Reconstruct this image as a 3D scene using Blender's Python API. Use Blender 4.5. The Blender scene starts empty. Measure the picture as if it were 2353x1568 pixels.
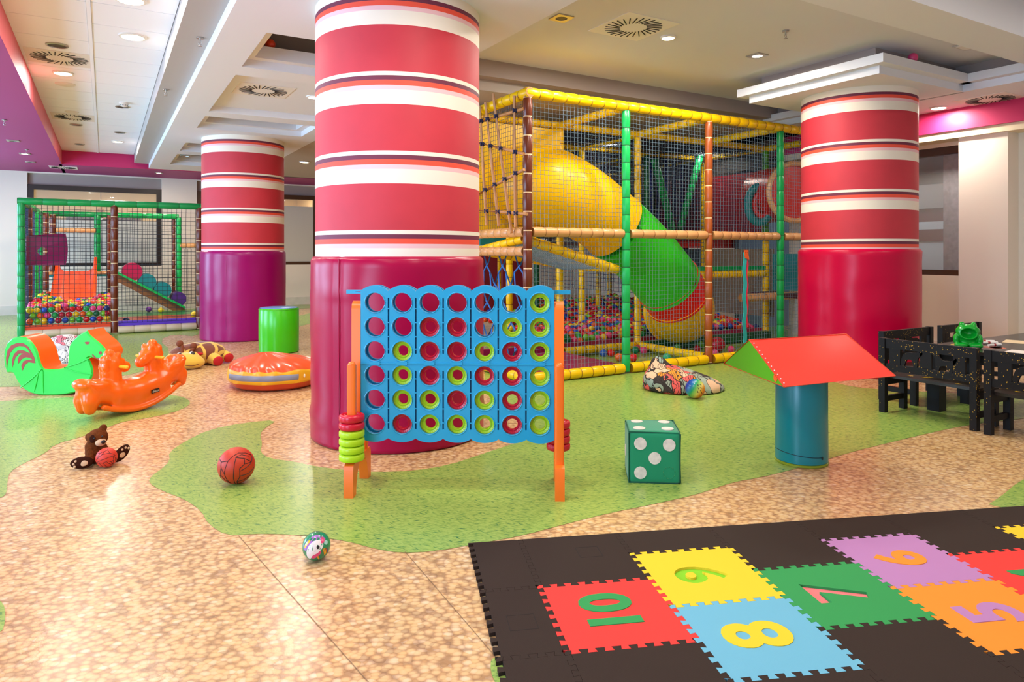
WORLD_S=0.47; LAMP_E=25; DAY_E=500
import bpy, bmesh, math, random
import numpy as np
from mathutils import Vector, Matrix, noise
from mathutils.geometry import tessellate_polygon
random.seed(7); rng=np.random.default_rng(5)
S=bpy.context.scene; C=S.collection
PI=math.pi
# ------------------------------------------------------------------ camera
FPX=1590.0; CXP=1176.5; HOR=582.0; CAMZ=1.35
YAW=math.atan((CXP-240)/FPX)
FW=(math.sin(YAW),math.cos(YAW)); RT=(math.cos(YAW),-math.sin(YAW))
cam=bpy.data.cameras.new('camera'); camo=bpy.data.objects.new('camera',cam); C.objects.link(camo)
cam.sensor_fit='HORIZONTAL'; cam.sensor_width=36.0; cam.lens=36.0*FPX/2353.0
cam.shift_y=-(784.0-HOR)/2353.0
cam.clip_start=0.05; cam.clip_end=200
camo.location=(0,0,CAMZ); camo.rotation_euler=(PI/2,0,-YAW)
S.camera=camo
S.view_settings.view_transform='Standard'; S.view_settings.look='None'
S.view_settings.gamma=1.0; S.view_settings.exposure=-0.05
try: S.view_settings.use_curve_mapping=False
except Exception: pass
def ray(x,y):
    a=(x-CXP)/FPX
    return (FW[0]+a*RT[0],FW[1]+a*RT[1],-(y-HOR)/FPX)
def fl(x,y,z=0.0):
    d=ray(x,y); t=(z-CAMZ)/d[2]; return (d[0]*t,d[1]*t)
# ------------------------------------------------------------------ colour and materials
def lin(h):
    h=h.lstrip('#'); o=[]
    for i in (0,2,4):
        c=int(h[i:i+2],16)/255.0
        o.append(c/12.92 if c<=.04045 else ((c+.055)/1.055)**2.4)
    return (o[0],o[1],o[2],1.0)
MATS={}
def N(nt,t,**kw):
    n=nt.nodes.new(t)
    for k,v in kw.items(): setattr(n,k,v)
    return n
def ramp(nt,stops,interp='LINEAR'):
    r=nt.nodes.new('ShaderNodeValToRGB'); e=r.color_ramp.elements; r.color_ramp.interpolation=interp
    while len(e)>1: e.remove(e[-1])
    e[0].position=stops[0][0]; e[0].color=stops[0][1]
    for p,c in stops[1:]:
        x=e.new(p); x.color=c
    return r
def M(name,hexc,rough=.5,var=0.0,vscale=6,bump=0.0,bscale=40,metal=0,coat=0,spec=.5,emit=0,alpha=None,sheen=0,trans=0):
    if name in MATS: return MATS[name]
    m=bpy.data.materials.new(name); m.use_nodes=True; nt=m.node_tree; b=nt.nodes['Principled BSDF']
    c=lin(hexc); b.inputs['Base Color'].default_value=c
    b.inputs['Roughness'].default_value=rough; b.inputs['Metallic'].default_value=metal
    b.inputs['Coat Weight'].default_value=coat; b.inputs['Specular IOR Level'].default_value=spec
    if sheen: b.inputs['Sheen Weight'].default_value=sheen
    if trans: b.inputs['Transmission Weight'].default_value=trans
    if emit: b.inputs['Emission Color'].default_value=c; b.inputs['Emission Strength'].default_value=emit
    if alpha is not None: b.inputs['Alpha'].default_value=alpha
    tc=N(nt,'ShaderNodeTexCoord')
    if var:
        n=N(nt,'ShaderNodeTexNoise'); n.inputs['Scale'].default_value=vscale; n.inputs['Detail'].default_value=4
        nt.links.new(tc.outputs['Object'],n.inputs['Vector'])
        lo=tuple(max(0,x*(1-var)) for x in c[:3])+(1,); hi=tuple(min(1,x*(1+var)) for x in c[:3])+(1,)
        r=ramp(nt,[(.3,lo),(.7,hi)]); nt.links.new(n.outputs['Fac'],r.inputs['Fac']); nt.links.new(r.outputs['Color'],b.inputs['Base Color'])
    if bump:
        n=N(nt,'ShaderNodeTexNoise'); n.inputs['Scale'].default_value=bscale; n.inputs['Detail'].default_value=3
        nt.links.new(tc.outputs['Object'],n.inputs['Vector'])
        bp=N(nt,'ShaderNodeBump'); bp.inputs['Strength'].default_value=bump; bp.inputs['Distance'].default_value=.01
        nt.links.new(n.outputs['Fac'],bp.inputs['Height']); nt.links.new(bp.outputs['Normal'],b.inputs['Normal'])
    MATS[name]=m; return m
# ------------------------------------------------------------------ mesh builder
def unit(v): return Vector(v).normalized()
def frame(d):
    d=Vector(d).normalized(); a=Vector((0,0,1)) if abs(d.z)<.95 else Vector((1,0,0))
    u=d.cross(a).normalized(); v=u.cross(d).normalized(); return u,v
class MB:
    def __init__(s): s.v=[]; s.f=[]; s.m=[]; s.mi=0
    def add(s,vs,fs,mi=None):
        b=len(s.v); s.v+= [tuple(x) for x in vs]
        k=s.mi if mi is None else mi
        for f in fs: s.f.append(tuple(b+i for i in f)); s.m.append(k)
        return s
    def box(s,x0,x1,y0,y1,z0,z1,mi=None):
        vs=[(x,y,z) for z in (z0,z1) for y in (y0,y1) for x in (x0,x1)]
        return s.add(vs,[(0,2,3,1),(4,5,7,6),(0,1,5,4),(2,6,7,3),(0,4,6,2),(1,3,7,5)],mi)
    def cbox(s,c,d,mi=None): return s.box(c[0]-d[0]/2,c[0]+d[0]/2,c[1]-d[1]/2,c[1]+d[1]/2,c[2]-d[2]/2,c[2]+d[2]/2,mi)
    def bar(s,p0,p1,w,h,mi=None):
        p0,p1=Vector(p0),Vector(p1); u,v=frame(p1-p0); vs=[]
        for p in (p0,p1):
            for a,b in ((-1,-1),(1,-1),(1,1),(-1,1)): vs.append(p+u*(a*w/2)+v*(b*h/2))
        return s.add(vs,[(3,2,1,0),(4,5,6,7),(0,1,5,4),(1,2,6,5),(2,3,7,6),(3,0,4,7)],mi)
    def rings(s,rs,closed=False,cap=True,mi=None,mis=None):
        n=len(rs[0]); vs=[p for r in rs for p in r]; b=len(s.v); s.v+=[tuple(p) for p in vs]
        R=len(rs); rr=range(R if closed else R-1)
        for i in rr:
            j=(i+1)%R; k=(mis[i] if mis else (s.mi if mi is None else mi))
            for a in range(n):
                c=(a+1)%n
                s.f.append((b+i*n+a,b+i*n+c,b+j*n+c,b+j*n+a)); s.m.append(k)
        if cap and not closed:
            k=s.mi if mi is None else mi
            s.f.append(tuple(b+a for a in range(n))[::-1]); s.m.append(mis[0] if mis else k)
            s.f.append(tuple(b+(R-1)*n+a for a in range(n))); s.m.append(mis[-1] if mis else k)
        return s
    def cyl(s,p0,p1,r0,r1=None,n=16,mi=None,cap=True):
        r1=r0 if r1 is None else r1
        p0,p1=Vector(p0),Vector(p1); u,v=frame(p1-p0)
        rs=[[p+(u*math.cos(2*PI*a/n)+v*math.sin(2*PI*a/n))*r for a in range(n)] for p,r in ((p0,r0),(p1,r1))]
        return s.rings(rs,cap=cap,mi=mi)
    def tube(s,path,r,n=8,mi=None,cap=True,closed=False,rad=None):
        P=[Vector(p) for p in path]; rs=[]; L=len(P); up=None
        for i in range(L):
            if closed: d=P[(i+1)%L]-P[i-1]
            else: d=P[min(i+1,L-1)]-P[max(i-1,0)]
            d.normalize()
            if up is None: u,v=frame(d)
            else:
                u=(up-d*up.dot(d)).normalized(); v=d.cross(u).normalized()
            up=u; q=rad[i] if rad else r
            rs.append([P[i]+(u*math.cos(2*PI*a/n)+v*math.sin(2*PI*a/n))*q for a in range(n)])
        return s.rings(rs,closed=closed,cap=cap,mi=mi)
    def lathe(s,prof,n=32,c=(0,0,0),mi=None,mis=None,cap=True):
        rs=[[(c[0]+r*math.cos(2*PI*a/n),c[1]+r*math.sin(2*PI*a/n),c[2]+z) for a in range(n)] for r,z in prof]
        return s.rings(rs,cap=cap,mi=mi,mis=mis)
    def sphere(s,c,r,n=16,m=10,sc=(1,1,1),mi=None):
        vs=[];fs=[]
        for i in range(1,m):
            t=PI*i/m
            for a in range(n):
                p=2*PI*a/n; vs.append((c[0]+r*sc[0]*math.sin(t)*math.cos(p),c[1]+r*sc[1]*math.sin(t)*math.sin(p),c[2]+r*sc[2]*math.cos(t)))
        top=len(vs); vs.append((c[0],c[1],c[2]+r*sc[2])); vs.append((c[0],c[1],c[2]-r*sc[2]))
        for i in range(m-2):
            for a in range(n):
                b=(a+1)%n; fs.append((i*n+a,(i+1)*n+a,(i+1)*n+b,i*n+b))
        for a in range(n):
            b=(a+1)%n; fs.append((top,a,b)); fs.append((top+1,(m-2)*n+b,(m-2)*n+a))
        return s.add(vs,fs,mi)
    def prism(s,loops,z0,z1,mi=None,xf=None,side_mi=None):
        """extrude 2D loops (first the outline, then holes) from z0 to z1; xf maps (x,y,z) to 3D"""
        xf=xf or (lambda x,y,z:(x,y,z))
        L=[]
        for k,l in enumerate(loops):
            ar=sum(l[i-1][0]*l[i][1]-l[i][0]*l[i-1][1] for i in range(len(l)))
            l=list(l)
            if (ar<0)!=(k>0): l=l[::-1]
            L.append(l)
        flat=[p for l in L for p in l]; n=len(flat)
        tri=tessellate_polygon([[Vector((p[0],p[1],0)) for p in l] for l in L])
        k=s.mi if mi is None else mi; ks=k if side_mi is None else side_mi
        b=len(s.v); s.v+=[tuple(xf(p[0],p[1],z1)) for p in flat]+[tuple(xf(p[0],p[1],z0)) for p in flat]
        for t in tri:
            a,c,d=t; A,B,D=flat[a],flat[c],flat[d]
            if (B[0]-A[0])*(D[1]-A[1])-(B[1]-A[1])*(D[0]-A[0])<0: a,c,d=a,d,c
            s.f.append((b+a,b+c,b+d)); s.m.append(k); s.f.append((b+n+d,b+n+c,b+n+a)); s.m.append(k)
        o=0
        for l in L:
            q=len(l)
            for i in range(q):
                j=(i+1)%q
                s.f.append((b+o+i,b+n+o+i,b+n+o+j,b+o+j)); s.m.append(ks)
            o+=q
        return s
    def mesh(s,name,mats,smooth=40):
        me=bpy.data.meshes.new(name); me.from_pydata(s.v,[],s.f)
        for m in (mats if isinstance(mats,(list,tuple)) else [mats]): me.materials.append(m)
        me.polygons.foreach_set('material_index',s.m)
        if smooth:
            me.polygons.foreach_set('use_smooth',[True]*len(me.polygons))
            try: me.set_sharp_from_angle(angle=math.radians(smooth))
            except Exception: pass
        me.update(); return me
    def build(s,name,mats,parent=None,smooth=40,loc=None,rot=None,label=None):
        o=bpy.data.objects.new(name,s.mesh(name,mats,smooth)); C.objects.link(o)
        if parent is not None: o.parent=parent
        if loc is not None: o.location=loc
        if rot is not None: o.rotation_euler=rot
        if label: o['label']=label
        return o
def tag(o,label,cat,group=None,kind=None):
    o['label']=label; o['category']=cat
    if group: o['group']=group
    if kind: o['kind']=kind
    return o
def thing(name,label,cat,loc=(0,0,0),rotz=0,group=None):
    o=bpy.data.objects.new(name,None); C.objects.link(o); o.location=loc; o.rotation_euler=(0,0,rotz); o.empty_display_size=.1
    return tag(o,label,cat,group)
def struct(o,label=None,cat=None):
    o['kind']='structure'
    if label: o['label']=label
    if cat: o['category']=cat
    return o
def dup(o,parent=None):
    c=o.copy(); C.objects.link(c)
    if parent is not None: c.parent=parent
    for ch in list(o.children): dup(ch,c)
    return c
def chaikin(p,it=1,closed=True,keep=()):
    for _ in range(it):
        q=[]; n=len(p)
        for i in range(n if closed else n-1):
            a,b=p[i],p[(i+1)%n]
            q.append(tuple(a[k]*.75+b[k]*.25 for k in range(len(a)))); q.append(tuple(a[k]*.25+b[k]*.75 for k in range(len(a))))
        if not closed: q=[p[0]]+q+[p[-1]]
        p=q
    return p
def catmull(P,n=8):
    P=[Vector(p) for p in P]; o=[]
    for i in range(len(P)-1):
        p0=P[max(i-1,0)];p1=P[i];p2=P[i+1];p3=P[min(i+2,len(P)-1)]
        for k in range(n):
            t=k/n; o.append(.5*((2*p1)+(p2-p0)*t+(2*p0-5*p1+4*p2-p3)*t*t+(3*p1-p0-3*p2+p3)*t**3))
    o.append(P[-1]); return o
def circle(cx,cy,r,n=28,ry=None): return [(cx+r*math.cos(2*PI*i/n),cy+(ry or r)*math.sin(2*PI*i/n)) for i in range(n)]
def rrect(x0,x1,y0,y1,r,n=4):
    o=[]
    for cx,cy,a0 in ((x1-r,y1-r,0),(x0+r,y1-r,PI/2),(x0+r,y0+r,PI),(x1-r,y0+r,1.5*PI)):
        for i in range(n+1):
            a=a0+PI/2*i/n; o.append((cx+r*math.cos(a),cy+r*math.sin(a)))
    return o
# signed distance shapes -> mesh by surface nets
def snet(fn,lo,hi,h):
    lo=np.array(lo,float);hi=np.array(hi,float); n=np.ceil((hi-lo)/h).astype(int)+1
    ax=[lo[i]+h*np.arange(n[i]) for i in range(3)]
    G=np.stack(np.meshgrid(*ax,indexing='ij')); V=fn(G); s=V<0
    cn=[(i,j,k) for i in (0,1) for j in (0,1) for k in (0,1)]
    sl=lambda A,c:A[c[0]:A.shape[0]-1+c[0],c[1]:A.shape[1]-1+c[1],c[2]:A.shape[2]-1+c[2]]
    cs=sum(sl(s,c).astype(int) for c in cn); act=(cs>0)&(cs<8)
    idx=-np.ones(act.shape,int); idx[act]=np.arange(act.sum())
    pos=np.zeros((3,)+act.shape); cnt=np.zeros(act.shape)
    for a in cn:
        for d in range(3):
            if a[d]==0:
                b=list(a); b[d]=1; va,vb=sl(V,a),sl(V,b); x=(va<0)!=(vb<0)
                t=np.where(x,va/np.where(x,va-vb,1),0)
                for q in range(3):
                    pos[q]+=np.where(x,(a[q]+(t if q==d else 0)),0)
                cnt+=x
    I=np.argwhere(act); P=np.stack([pos[q][act]/cnt[act] for q in range(3)],1); P=lo+(I+P)*h
    F=[]
    for d in range(3):
        e1,e2=[(1,2),(2,0),(0,1)][d]
        a=np.take(s,range(0,s.shape[d]-1),d); b=np.take(s,range(1,s.shape[d]),d)
        for p in np.argwhere(a!=b):
            if p[e1]<1 or p[e2]<1 or p[e1]>=idx.shape[e1] or p[e2]>=idx.shape[e2]: continue
            q=[]
            for o1,o2 in ((-1,-1),(0,-1),(0,0),(-1,0)):
                c=p.copy(); c[e1]+=o1; c[e2]+=o2; q.append(int(idx[tuple(c)]))
            if min(q)<0: continue
            F.append(tuple(q) if a[tuple(p)] else tuple(q[::-1]))
    m=MB(); m.add([tuple(x) for x in P],F); return m
def _b(c): return np.array(c,float).reshape(3,1,1,1)
def ell(P,c,r):
    p=P-_b(c); r=_b(r); k0=np.sqrt(((p/r)**2).sum(0)); k1=np.sqrt(((p/r**2)**2).sum(0))+1e-9; return k0*(k0-1)/k1
def cap(P,a,b,r1,r2=None):
    r2=r1 if r2 is None else r2; a_,b_=_b(a),_b(b); ba=b_-a_; pa=P-a_
    h=np.clip((pa*ba).sum(0)/max(1e-9,float((ba**2).sum())),0,1); return np.sqrt(((pa-ba*h)**2).sum(0))-(r1+(r2-r1)*h)
def rbox(P,c,d,r):
    q=np.abs(P-_b(c))-_b(d)/2+r; return np.sqrt((np.maximum(q,0)**2).sum(0))+np.minimum(q.max(0),0)-r
def smin(a,b,k=.02):
    h=np.clip(.5+.5*(b-a)/k,0,1); return b+(a-b)*h-k*h*(1-h)
def sminl(L,k=.02):
    r=L[0]
    for x in L[1:]: r=smin(r,x,k)
    return r
def smax(a,b,k=.02): return -smin(-a,-b,k)
# lettering
def text_mesh(s,size=1,off=0.0,align='CENTER'):
    cu=bpy.data.curves.new('t','FONT'); cu.body=s; cu.size=size; cu.offset=off; cu.align_x=align; cu.align_y='CENTER'; cu.resolution_u=5
    o=bpy.data.objects.new('t',cu); C.objects.link(o); bpy.context.view_layer.update()
    me=bpy.data.meshes.new_from_object(o.evaluated_get(bpy.context.evaluated_depsgraph_get()))
    bpy.data.objects.remove(o); bpy.data.curves.remove(cu); return me
def text_loops(s,size=1,off=0.0):
    me=text_mesh(s,size,off); bm=bmesh.new(); bm.from_mesh(me); bmesh.ops.remove_doubles(bm,verts=bm.verts,dist=1e-5)
    nx={}
    for e in bm.edges:
        if len(e.link_faces)==1:
            a,b=e.verts; nx.setdefault(a,[]).append(b); nx.setdefault(b,[]).append(a)
    loops=[];seen=set()
    for v in nx:
        if v in seen: continue
        l=[v]; seen.add(v); cur=v
        while True:
            n=[x for x in nx[cur] if x not in seen]
            if not n: break
            cur=n[0]; seen.add(cur); l.append(cur)
        if len(l)>2: loops.append([(x.co.x,x.co.y) for x in l])
    bm.free(); bpy.data.meshes.remove(me)
    def area(l): return abs(sum(l[i-1][0]*l[i][1]-l[i][0]*l[i-1][1] for i in range(len(l))))/2
    def inside(p,l):
        c=False
        for i in range(len(l)):
            a,b=l[i-1],l[i]
            if (a[1]>p[1])!=(b[1]>p[1]) and p[0]<(b[0]-a[0])*(p[1]-a[1])/(b[1]-a[1])+a[0]: c=not c
        return c
    loops.sort(key=area,reverse=True); out=[]
    for l in loops:
        for g in out:
            if inside(l[0],g[0]): g.append(l); break
        else: out.append([l])
    return out   # list of [outer, hole, hole...]
# padded pipes, nets
def padded(name,p0,p1,r,m,parent,tie=None,seg=.22,n=14,label=None,bulge=.006):
    p0,p1=Vector(p0),Vector(p1); d=p1-p0; L=d.length; k=max(1,round(L/seg)); mb=MB(); prof=[];mis=[]
    for i in range(k):
        z0=L*i/k; z1=L*(i+1)/k; w=.006
        prof+= [(r-.003,z0),(r-.003,z0+w),(r,z0+w+.008),(r+bulge*.4,(z0+z1)/2),(r,z1-w-.008),(r-.003,z1-w)]
        mis+= [1,0,0,0,0,1]
    prof.append((r-.003,L))
    mb.lathe(prof,n=n,mis=mis)
    o=mb.build(name,[m,tie or m],parent,smooth=50,label=label)
    o.location=p0; o.rotation_euler=d.to_track_quat('Z','Y').to_euler(); return o
def net(name,o,u,v,U,V,step,r,m,parent,sag=.0,ku=None,seed=0,label=None):
    """rectangular net: origin o, unit directions u,v, extents U,V"""
    o=Vector(o);u=Vector(u).normalized();v=Vector(v).normalized();w=u.cross(v).normalized(); mb=MB(); rd=random.Random(seed)
    def P(a,b):
        s=sag*math.sin(PI*a/U)*math.sin(PI*b/V)
        q=noise.noise_vector(Vector((a*2.1,b*2.1,seed)))*.012
        e=min(1,min(a,U-a,b,V-b)/.15+.0)
        return o+u*(a+q.x*e)+v*(b+q.y*e)+w*(s+q.z*e)
    def line(pts):
        rs=[]
        for i,p in enumerate(pts):
            d=(pts[min(i+1,len(pts)-1)]-pts[max(i-1,0)]).normalized(); a=d.cross(w).normalized()
            rs.append([p+a*r,p-a*r*.5+w*r*.87,p-a*r*.5-w*r*.87])
        mb.rings(rs,cap=False)
    nu=max(1,round(U/step)); nv=max(1,round(V/step))
    for i in range(nu+1):
        a=U*i/nu; k=max(2,int(V/.12)); line([P(a,V*j/k) for j in range(k+1)])
    for j in range(nv+1):
        b=V*j/nv; k=max(2,int(U/.12)); line([P(U*i/k,b) for i in range(k+1)])
    return mb.build(name,m,parent,smooth=0,label=label)
def inset(poly,d):
    n=len(poly); o=[]
    ar=sum(poly[i-1][0]*poly[i][1]-poly[i][0]*poly[i-1][1] for i in range(n)); sg=1 if ar>0 else -1
    for i in range(n):
        a,b,c=[Vector(poly[j%n]) for j in (i-1,i,i+1)]; t=((b-a).normalized()+(c-b).normalized())
        t=t.normalized() if t.length>1e-6 else (c-b).normalized(); nn=Vector((-t.y,t.x))*sg; o.append(tuple(b+nn*d))
    return o
# ------------------------------------------------------------------ floor
def floor_pebble():
    m=bpy.data.materials.new('pebble_vinyl'); m.use_nodes=True; nt=m.node_tree; L=nt.links; b=nt.nodes['Principled BSDF']
    tc=N(nt,'ShaderNodeTexCoord'); m0=N(nt,'ShaderNodeMapping'); m0.inputs['Rotation'].default_value=(0,0,YAW); L.new(tc.outputs['Object'],m0.inputs['Vector'])
    mp=N(nt,'ShaderNodeMapping'); mp.inputs['Scale'].default_value=(37,46,1)
    L.new(m0.outputs['Vector'],mp.inputs['Vector'])
    dn=N(nt,'ShaderNodeTexNoise'); dn.inputs['Scale'].default_value=9; L.new(tc.outputs['Object'],dn.inputs['Vector'])
    mx=N(nt,'ShaderNodeVectorMath',operation='MULTIPLY_ADD'); mx.inputs[1].default_value=(.7,.7,0); L.new(dn.outputs['Color'],mx.inputs[0]); L.new(mp.outputs['Vector'],mx.inputs[2])
    vo=N(nt,'ShaderNodeTexVoronoi',feature='F1'); vo.inputs['Scale'].default_value=1; vo.inputs['Randomness'].default_value=.95; L.new(mx.outputs[0],vo.inputs['Vector'])
    r=ramp(nt,[(0,lin('#e9d3ab')),(.45,lin('#e2c59a')),(.62,lin('#cfac84')),(.8,lin('#b59472'))]); L.new(vo.outputs['Distance'],r.inputs['Fac'])
    bw=N(nt,'ShaderNodeSeparateColor'); L.new(vo.outputs['Color'],bw.inputs[0])
    r2=ramp(nt,[(0,lin('#cdbba6')),(.2,lin('#f0dcb4')),(.5,lin('#f6ead2')),(.75,lin('#f5dcb0')),(1,lin('#ffffff'))]); L.new(bw.outputs[0],r2.inputs['Fac'])
    mi=N(nt,'ShaderNodeMix',data_type='RGBA',blend_type='MULTIPLY'); mi.inputs[0].default_value=.8
    L.new(r.outputs['Color'],mi.inputs[6]); L.new(r2.outputs['Color'],mi.inputs[7]); L.new(mi.outputs[2],b.inputs['Base Color'])
    b.inputs['Roughness'].default_value=.24; b.inputs['Specular IOR Level'].default_value=.5
    n=N(nt,'ShaderNodeTexNoise'); n.inputs['Scale'].default_value=90; L.new(tc.outputs['Object'],n.inputs['Vector'])
    bp=N(nt,'ShaderNodeBump'); bp.inputs['Strength'].default_value=.12; bp.inputs['Distance'].default_value=.004; L.new(n.outputs['Fac'],bp.inputs['Height']); L.new(bp.outputs['Normal'],b.inputs['Normal'])
    return m
def floor_grass():
    m=bpy.data.materials.new('grass_vinyl'); m.use_nodes=True; nt=m.node_tree; L=nt.links; b=nt.nodes['Principled BSDF']
    tc=N(nt,'ShaderNodeTexCoord')
    def streak(rot,sc,seed):
        m0=N(nt,'ShaderNodeMapping'); m0.inputs['Rotation'].default_value=(0,0,rot); mp=N(nt,'ShaderNodeMapping'); mp.inputs['Scale'].default_value=sc; mp.inputs['Location'].default_value=(seed,seed*2,0); L.new(m0.outputs['Vector'],mp.inputs['Vector'])
        n=N(nt,'ShaderNodeTexNoise'); n.inputs['Scale'].default_value=1; n.inputs['Detail'].default_value=2; L.new(tc.outputs['Object'],m0.inputs['Vector']); L.new(mp.outputs['Vector'],n.inputs['Vector']); return n.outputs['Fac']
    a=streak(YAW+.25,(20,80,1),3); c=streak(YAW-.35,(22,85,1),8); d=streak(YAW+.8,(24,85,1),14)
    mn=N(nt,'ShaderNodeMath',operation='MINIMUM'); L.new(a,mn.inputs[0]); L.new(c,mn.inputs[1])
    m2=N(nt,'ShaderNodeMath',operation='MINIMUM'); L.new(mn.outputs[0],m2.inputs[0]); L.new(d,m2.inputs[1])
    r=ramp(nt,[(.26,lin('#2a6440')),(.31,lin('#5f8f45')),(.38,lin('#8aa94c')),(.52,lin('#9fb95a'))]); L.new(m2.outputs[0],r.inputs['Fac'])
    L.new(r.outputs['Color'],b.inputs['Base Color'])
    b.inputs['Roughness'].default_value=.24; b.inputs['Specular IOR Level'].default_value=.5
    return m
GRASS=[
 [(640,965),(560,972),(480,988),(425,1015),(388,1040),(390,1060),(372,1078),(347,1095),(341,1110),(370,1128),(425,1148),(463,1175),(478,1205),(520,1232),(580,1228),(640,1228),(720,1233),(800,1245),(860,1262),(920,1272),(1000,1268),(1100,1250),(1200,1232),(1300,1205),(1400,1180),(1500,1160),(1599,1138),(1645,1122),(1689,1108),(1747,1098),(1822,1080),(1900,1056),(1943,1044),(1978,1034),(2035,1020),(2143,994),(2224,977),(2353,962),(2450,950),(2450,915),(2300,910),(2150,902),(2030,896),(1960,890),(1905,876),(1880,850),(1850,810),(1840,790),(1800,750),(1650,730),(1500,720),(1290,730),(1114,760),(1114,920),(1170,935),(1203,950),(1228,985),(1213,1010),(1150,1030),(1100,1047),(1030,1070),(950,1083),(870,1086),(800,1082),(720,1072),(680,1062),(620,1055),(597,1040),(603,1020),(597,1000),(607,985)],
 [(-150,735),(-150,892),(0,890),(100,888),(200,880),(330,855),(378,835),(392,805),(365,782),(400,768),(455,775),(462,750),(460,700),(300,690),(-150,690)],
 [(-150,925),(0,923),(75,918),(150,915),(260,905),(330,905),(399,909),(425,914),(438,924),(433,934),(395,950),(330,963),(280,970),(242,985),(194,1003),(127,1021),(102,1044),(51,1067),(23,1085),(17,1105),(16,1135),(0,1147),(-150,1160)],
 [(-40,1360),(0,1380),(12,1398),(12,1430),(4,1455),(-40,1470)],
 [(1128,1515),(1145,1512),(1180,1560),(1180,1590),(1140,1575),(1127,1545)],
 [(2262,1166),(2300,1142),(2340,1108),(2380,1090),(2420,1120),(2420,1170)],
 [(640,748),(660,735),(700,722),(740,716),(780,722),(760,740),(700,745),(660,765)],
 [(640,700),(800,700),(800,707),(690,709),(640,714)]]
mb=MB()
mb.add([(-6,-4,0),(16,-4,0),(16,20,0),(-6,20,0)],[(0,1,2,3)],0)
for g in GRASS:
    pts=[fl(x,y) for x,y in chaikin(g,1)]
    tri=tessellate_polygon([[Vector((p[0],p[1],0)) for p in pts]]); F=[]
    for a,c,d in tri:
        A,B,D=pts[a],pts[c],pts[d]
        F.append((a,c,d) if (B[0]-A[0])*(D[1]-A[1])-(B[1]-A[1])*(D[0]-A[0])>0 else (a,d,c))
    mb.add([(p[0],p[1],.0015) for p in pts],F,1)
for (x0,y0),(x1,y1) in (((548,1232),(865,1590)),((930,1268),(1140,1512)),((760,1090),(870,1062)),((725,985),(600,1000))):
    a,b_=Vector(fl(x0,y0)),Vector(fl(x1,y1)); n_=(b_-a).normalized(); n_=Vector((-n_.y,n_.x))*.0012
    mb.add([(*(a-n_),.0022),(*(b_-n_),.0022),(*(b_+n_),.0022),(*(a+n_),.0022)],[(0,1,2,3)],2)
fo=mb.build('floor',[floor_pebble(),floor_grass(),M('floor_seam','#8a6a4a',.6)],smooth=0); struct(fo,'vinyl floor printed with beige pebbles and green grass islands','floor')
# ------------------------------------------------------------------ room shell
paint=M('cream_paint','#efe4d3',.75,bump=.05,bscale=200); white=M('ceiling_white','#e4e5ea',.8); tilem=M('acoustic_tile','#f6f8ff',.85,bump=.15,bscale=300)
greyc=M('grey_ceiling_paint','#d8d8dc',.8); darkc=M('dark_coffer_paint','#8a7e76',.8); pink=M('raspberry_paint','#c4195e',.55); pinkh=M('pink_soffit_blue_lit','#a3357c',.6)  # magenta tone: blue daylight on the pink soffit put into its colour
lilac=M('grey_lilac_paint','#a3958f',.8); stone=M('pale_stone','#ddd6c8',.35,var=.08,vscale=5); brownf=M('dark_brown_frame','#20120a',.4); brownf2=M('walnut_frame','#4a2a12',.45)
Zs=3.15; Zc=3.45
def st(name,mb,mats,smooth=0,parent=None):
    o=mb.build(name,mats,parent,smooth=smooth)
    if parent is None: struct(o)
    return o
# ceilings
m=MB(); m.box(.81,10.2,-3,6.6,Zc,Zc+.5); m.box(-4.2,-.744,-3,18.6,Zs+.32,Zc+.5); m.box(.81,14,6.6,18.6,Zc+.3,Zc+.5); m.box(-.8,.9,16.72,18.6,Zs+.3,Zc+.5)
st('ceiling',m,greyc)
m=MB(); m.box(-.744,.541,-3,16.72,Zc+.01,Zc+.2); st('ceiling_backing',m,M('tile_grid_grey','#b9b3aa',.7))
m=MB(); y=7.379-.632*17
while y<16.7:
    y1=min(y+.624,16.72)
    m.box(-.742,-.135,y,y1,Zc-.012,Zc+.012); m.box(-.098,.536,y-.02,y1-.02,Zc-.012,Zc+.012); y+=.632
m.box(-.133,-.1,-3,16.72,Zc-.02,Zc+.01)
st('ceiling_tiles',m,tilem)
m=MB(); m.box(.541,.81,-3,16.6,3.25,Zc+.1); st('ceiling_channel',m,[M('channel_grey','#b3ada8',.7)])
# soffit over the column row, with stepped coffers
holes=[(1.14,2.62,5.88,7.07),(1.14,2.62,7.43,9.52),(1.14,2.62,9.87,10.86),(1.14,2.62,12.4,13.47),(1.14,2.62,13.9,15.6)]
rc=lambda x0,x1,y0,y1:[(x0,y0),(x1,y0),(x1,y1),(x0,y1)]
m=MB(); m.prism([rc(.81,2.9,-3,16.6)]+[rc(*h) for h in holes],Zs,Zs+.08)
ins=lambda h,d:(h[0]+d,h[1]-d,h[2]+d,h[3]-d)
m.prism([rc(.81,2.9,-3,16.6)]+[rc(*ins(h,.1)) for i,h in enumerate(holes) if i!=1],Zs+.08,Zs+.2)
st('ceiling_soffit',m,white)
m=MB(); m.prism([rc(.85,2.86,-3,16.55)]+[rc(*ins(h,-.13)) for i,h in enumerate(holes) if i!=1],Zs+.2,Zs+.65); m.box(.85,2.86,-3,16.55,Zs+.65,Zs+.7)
st('ceiling_coffers',m,darkc)
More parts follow.
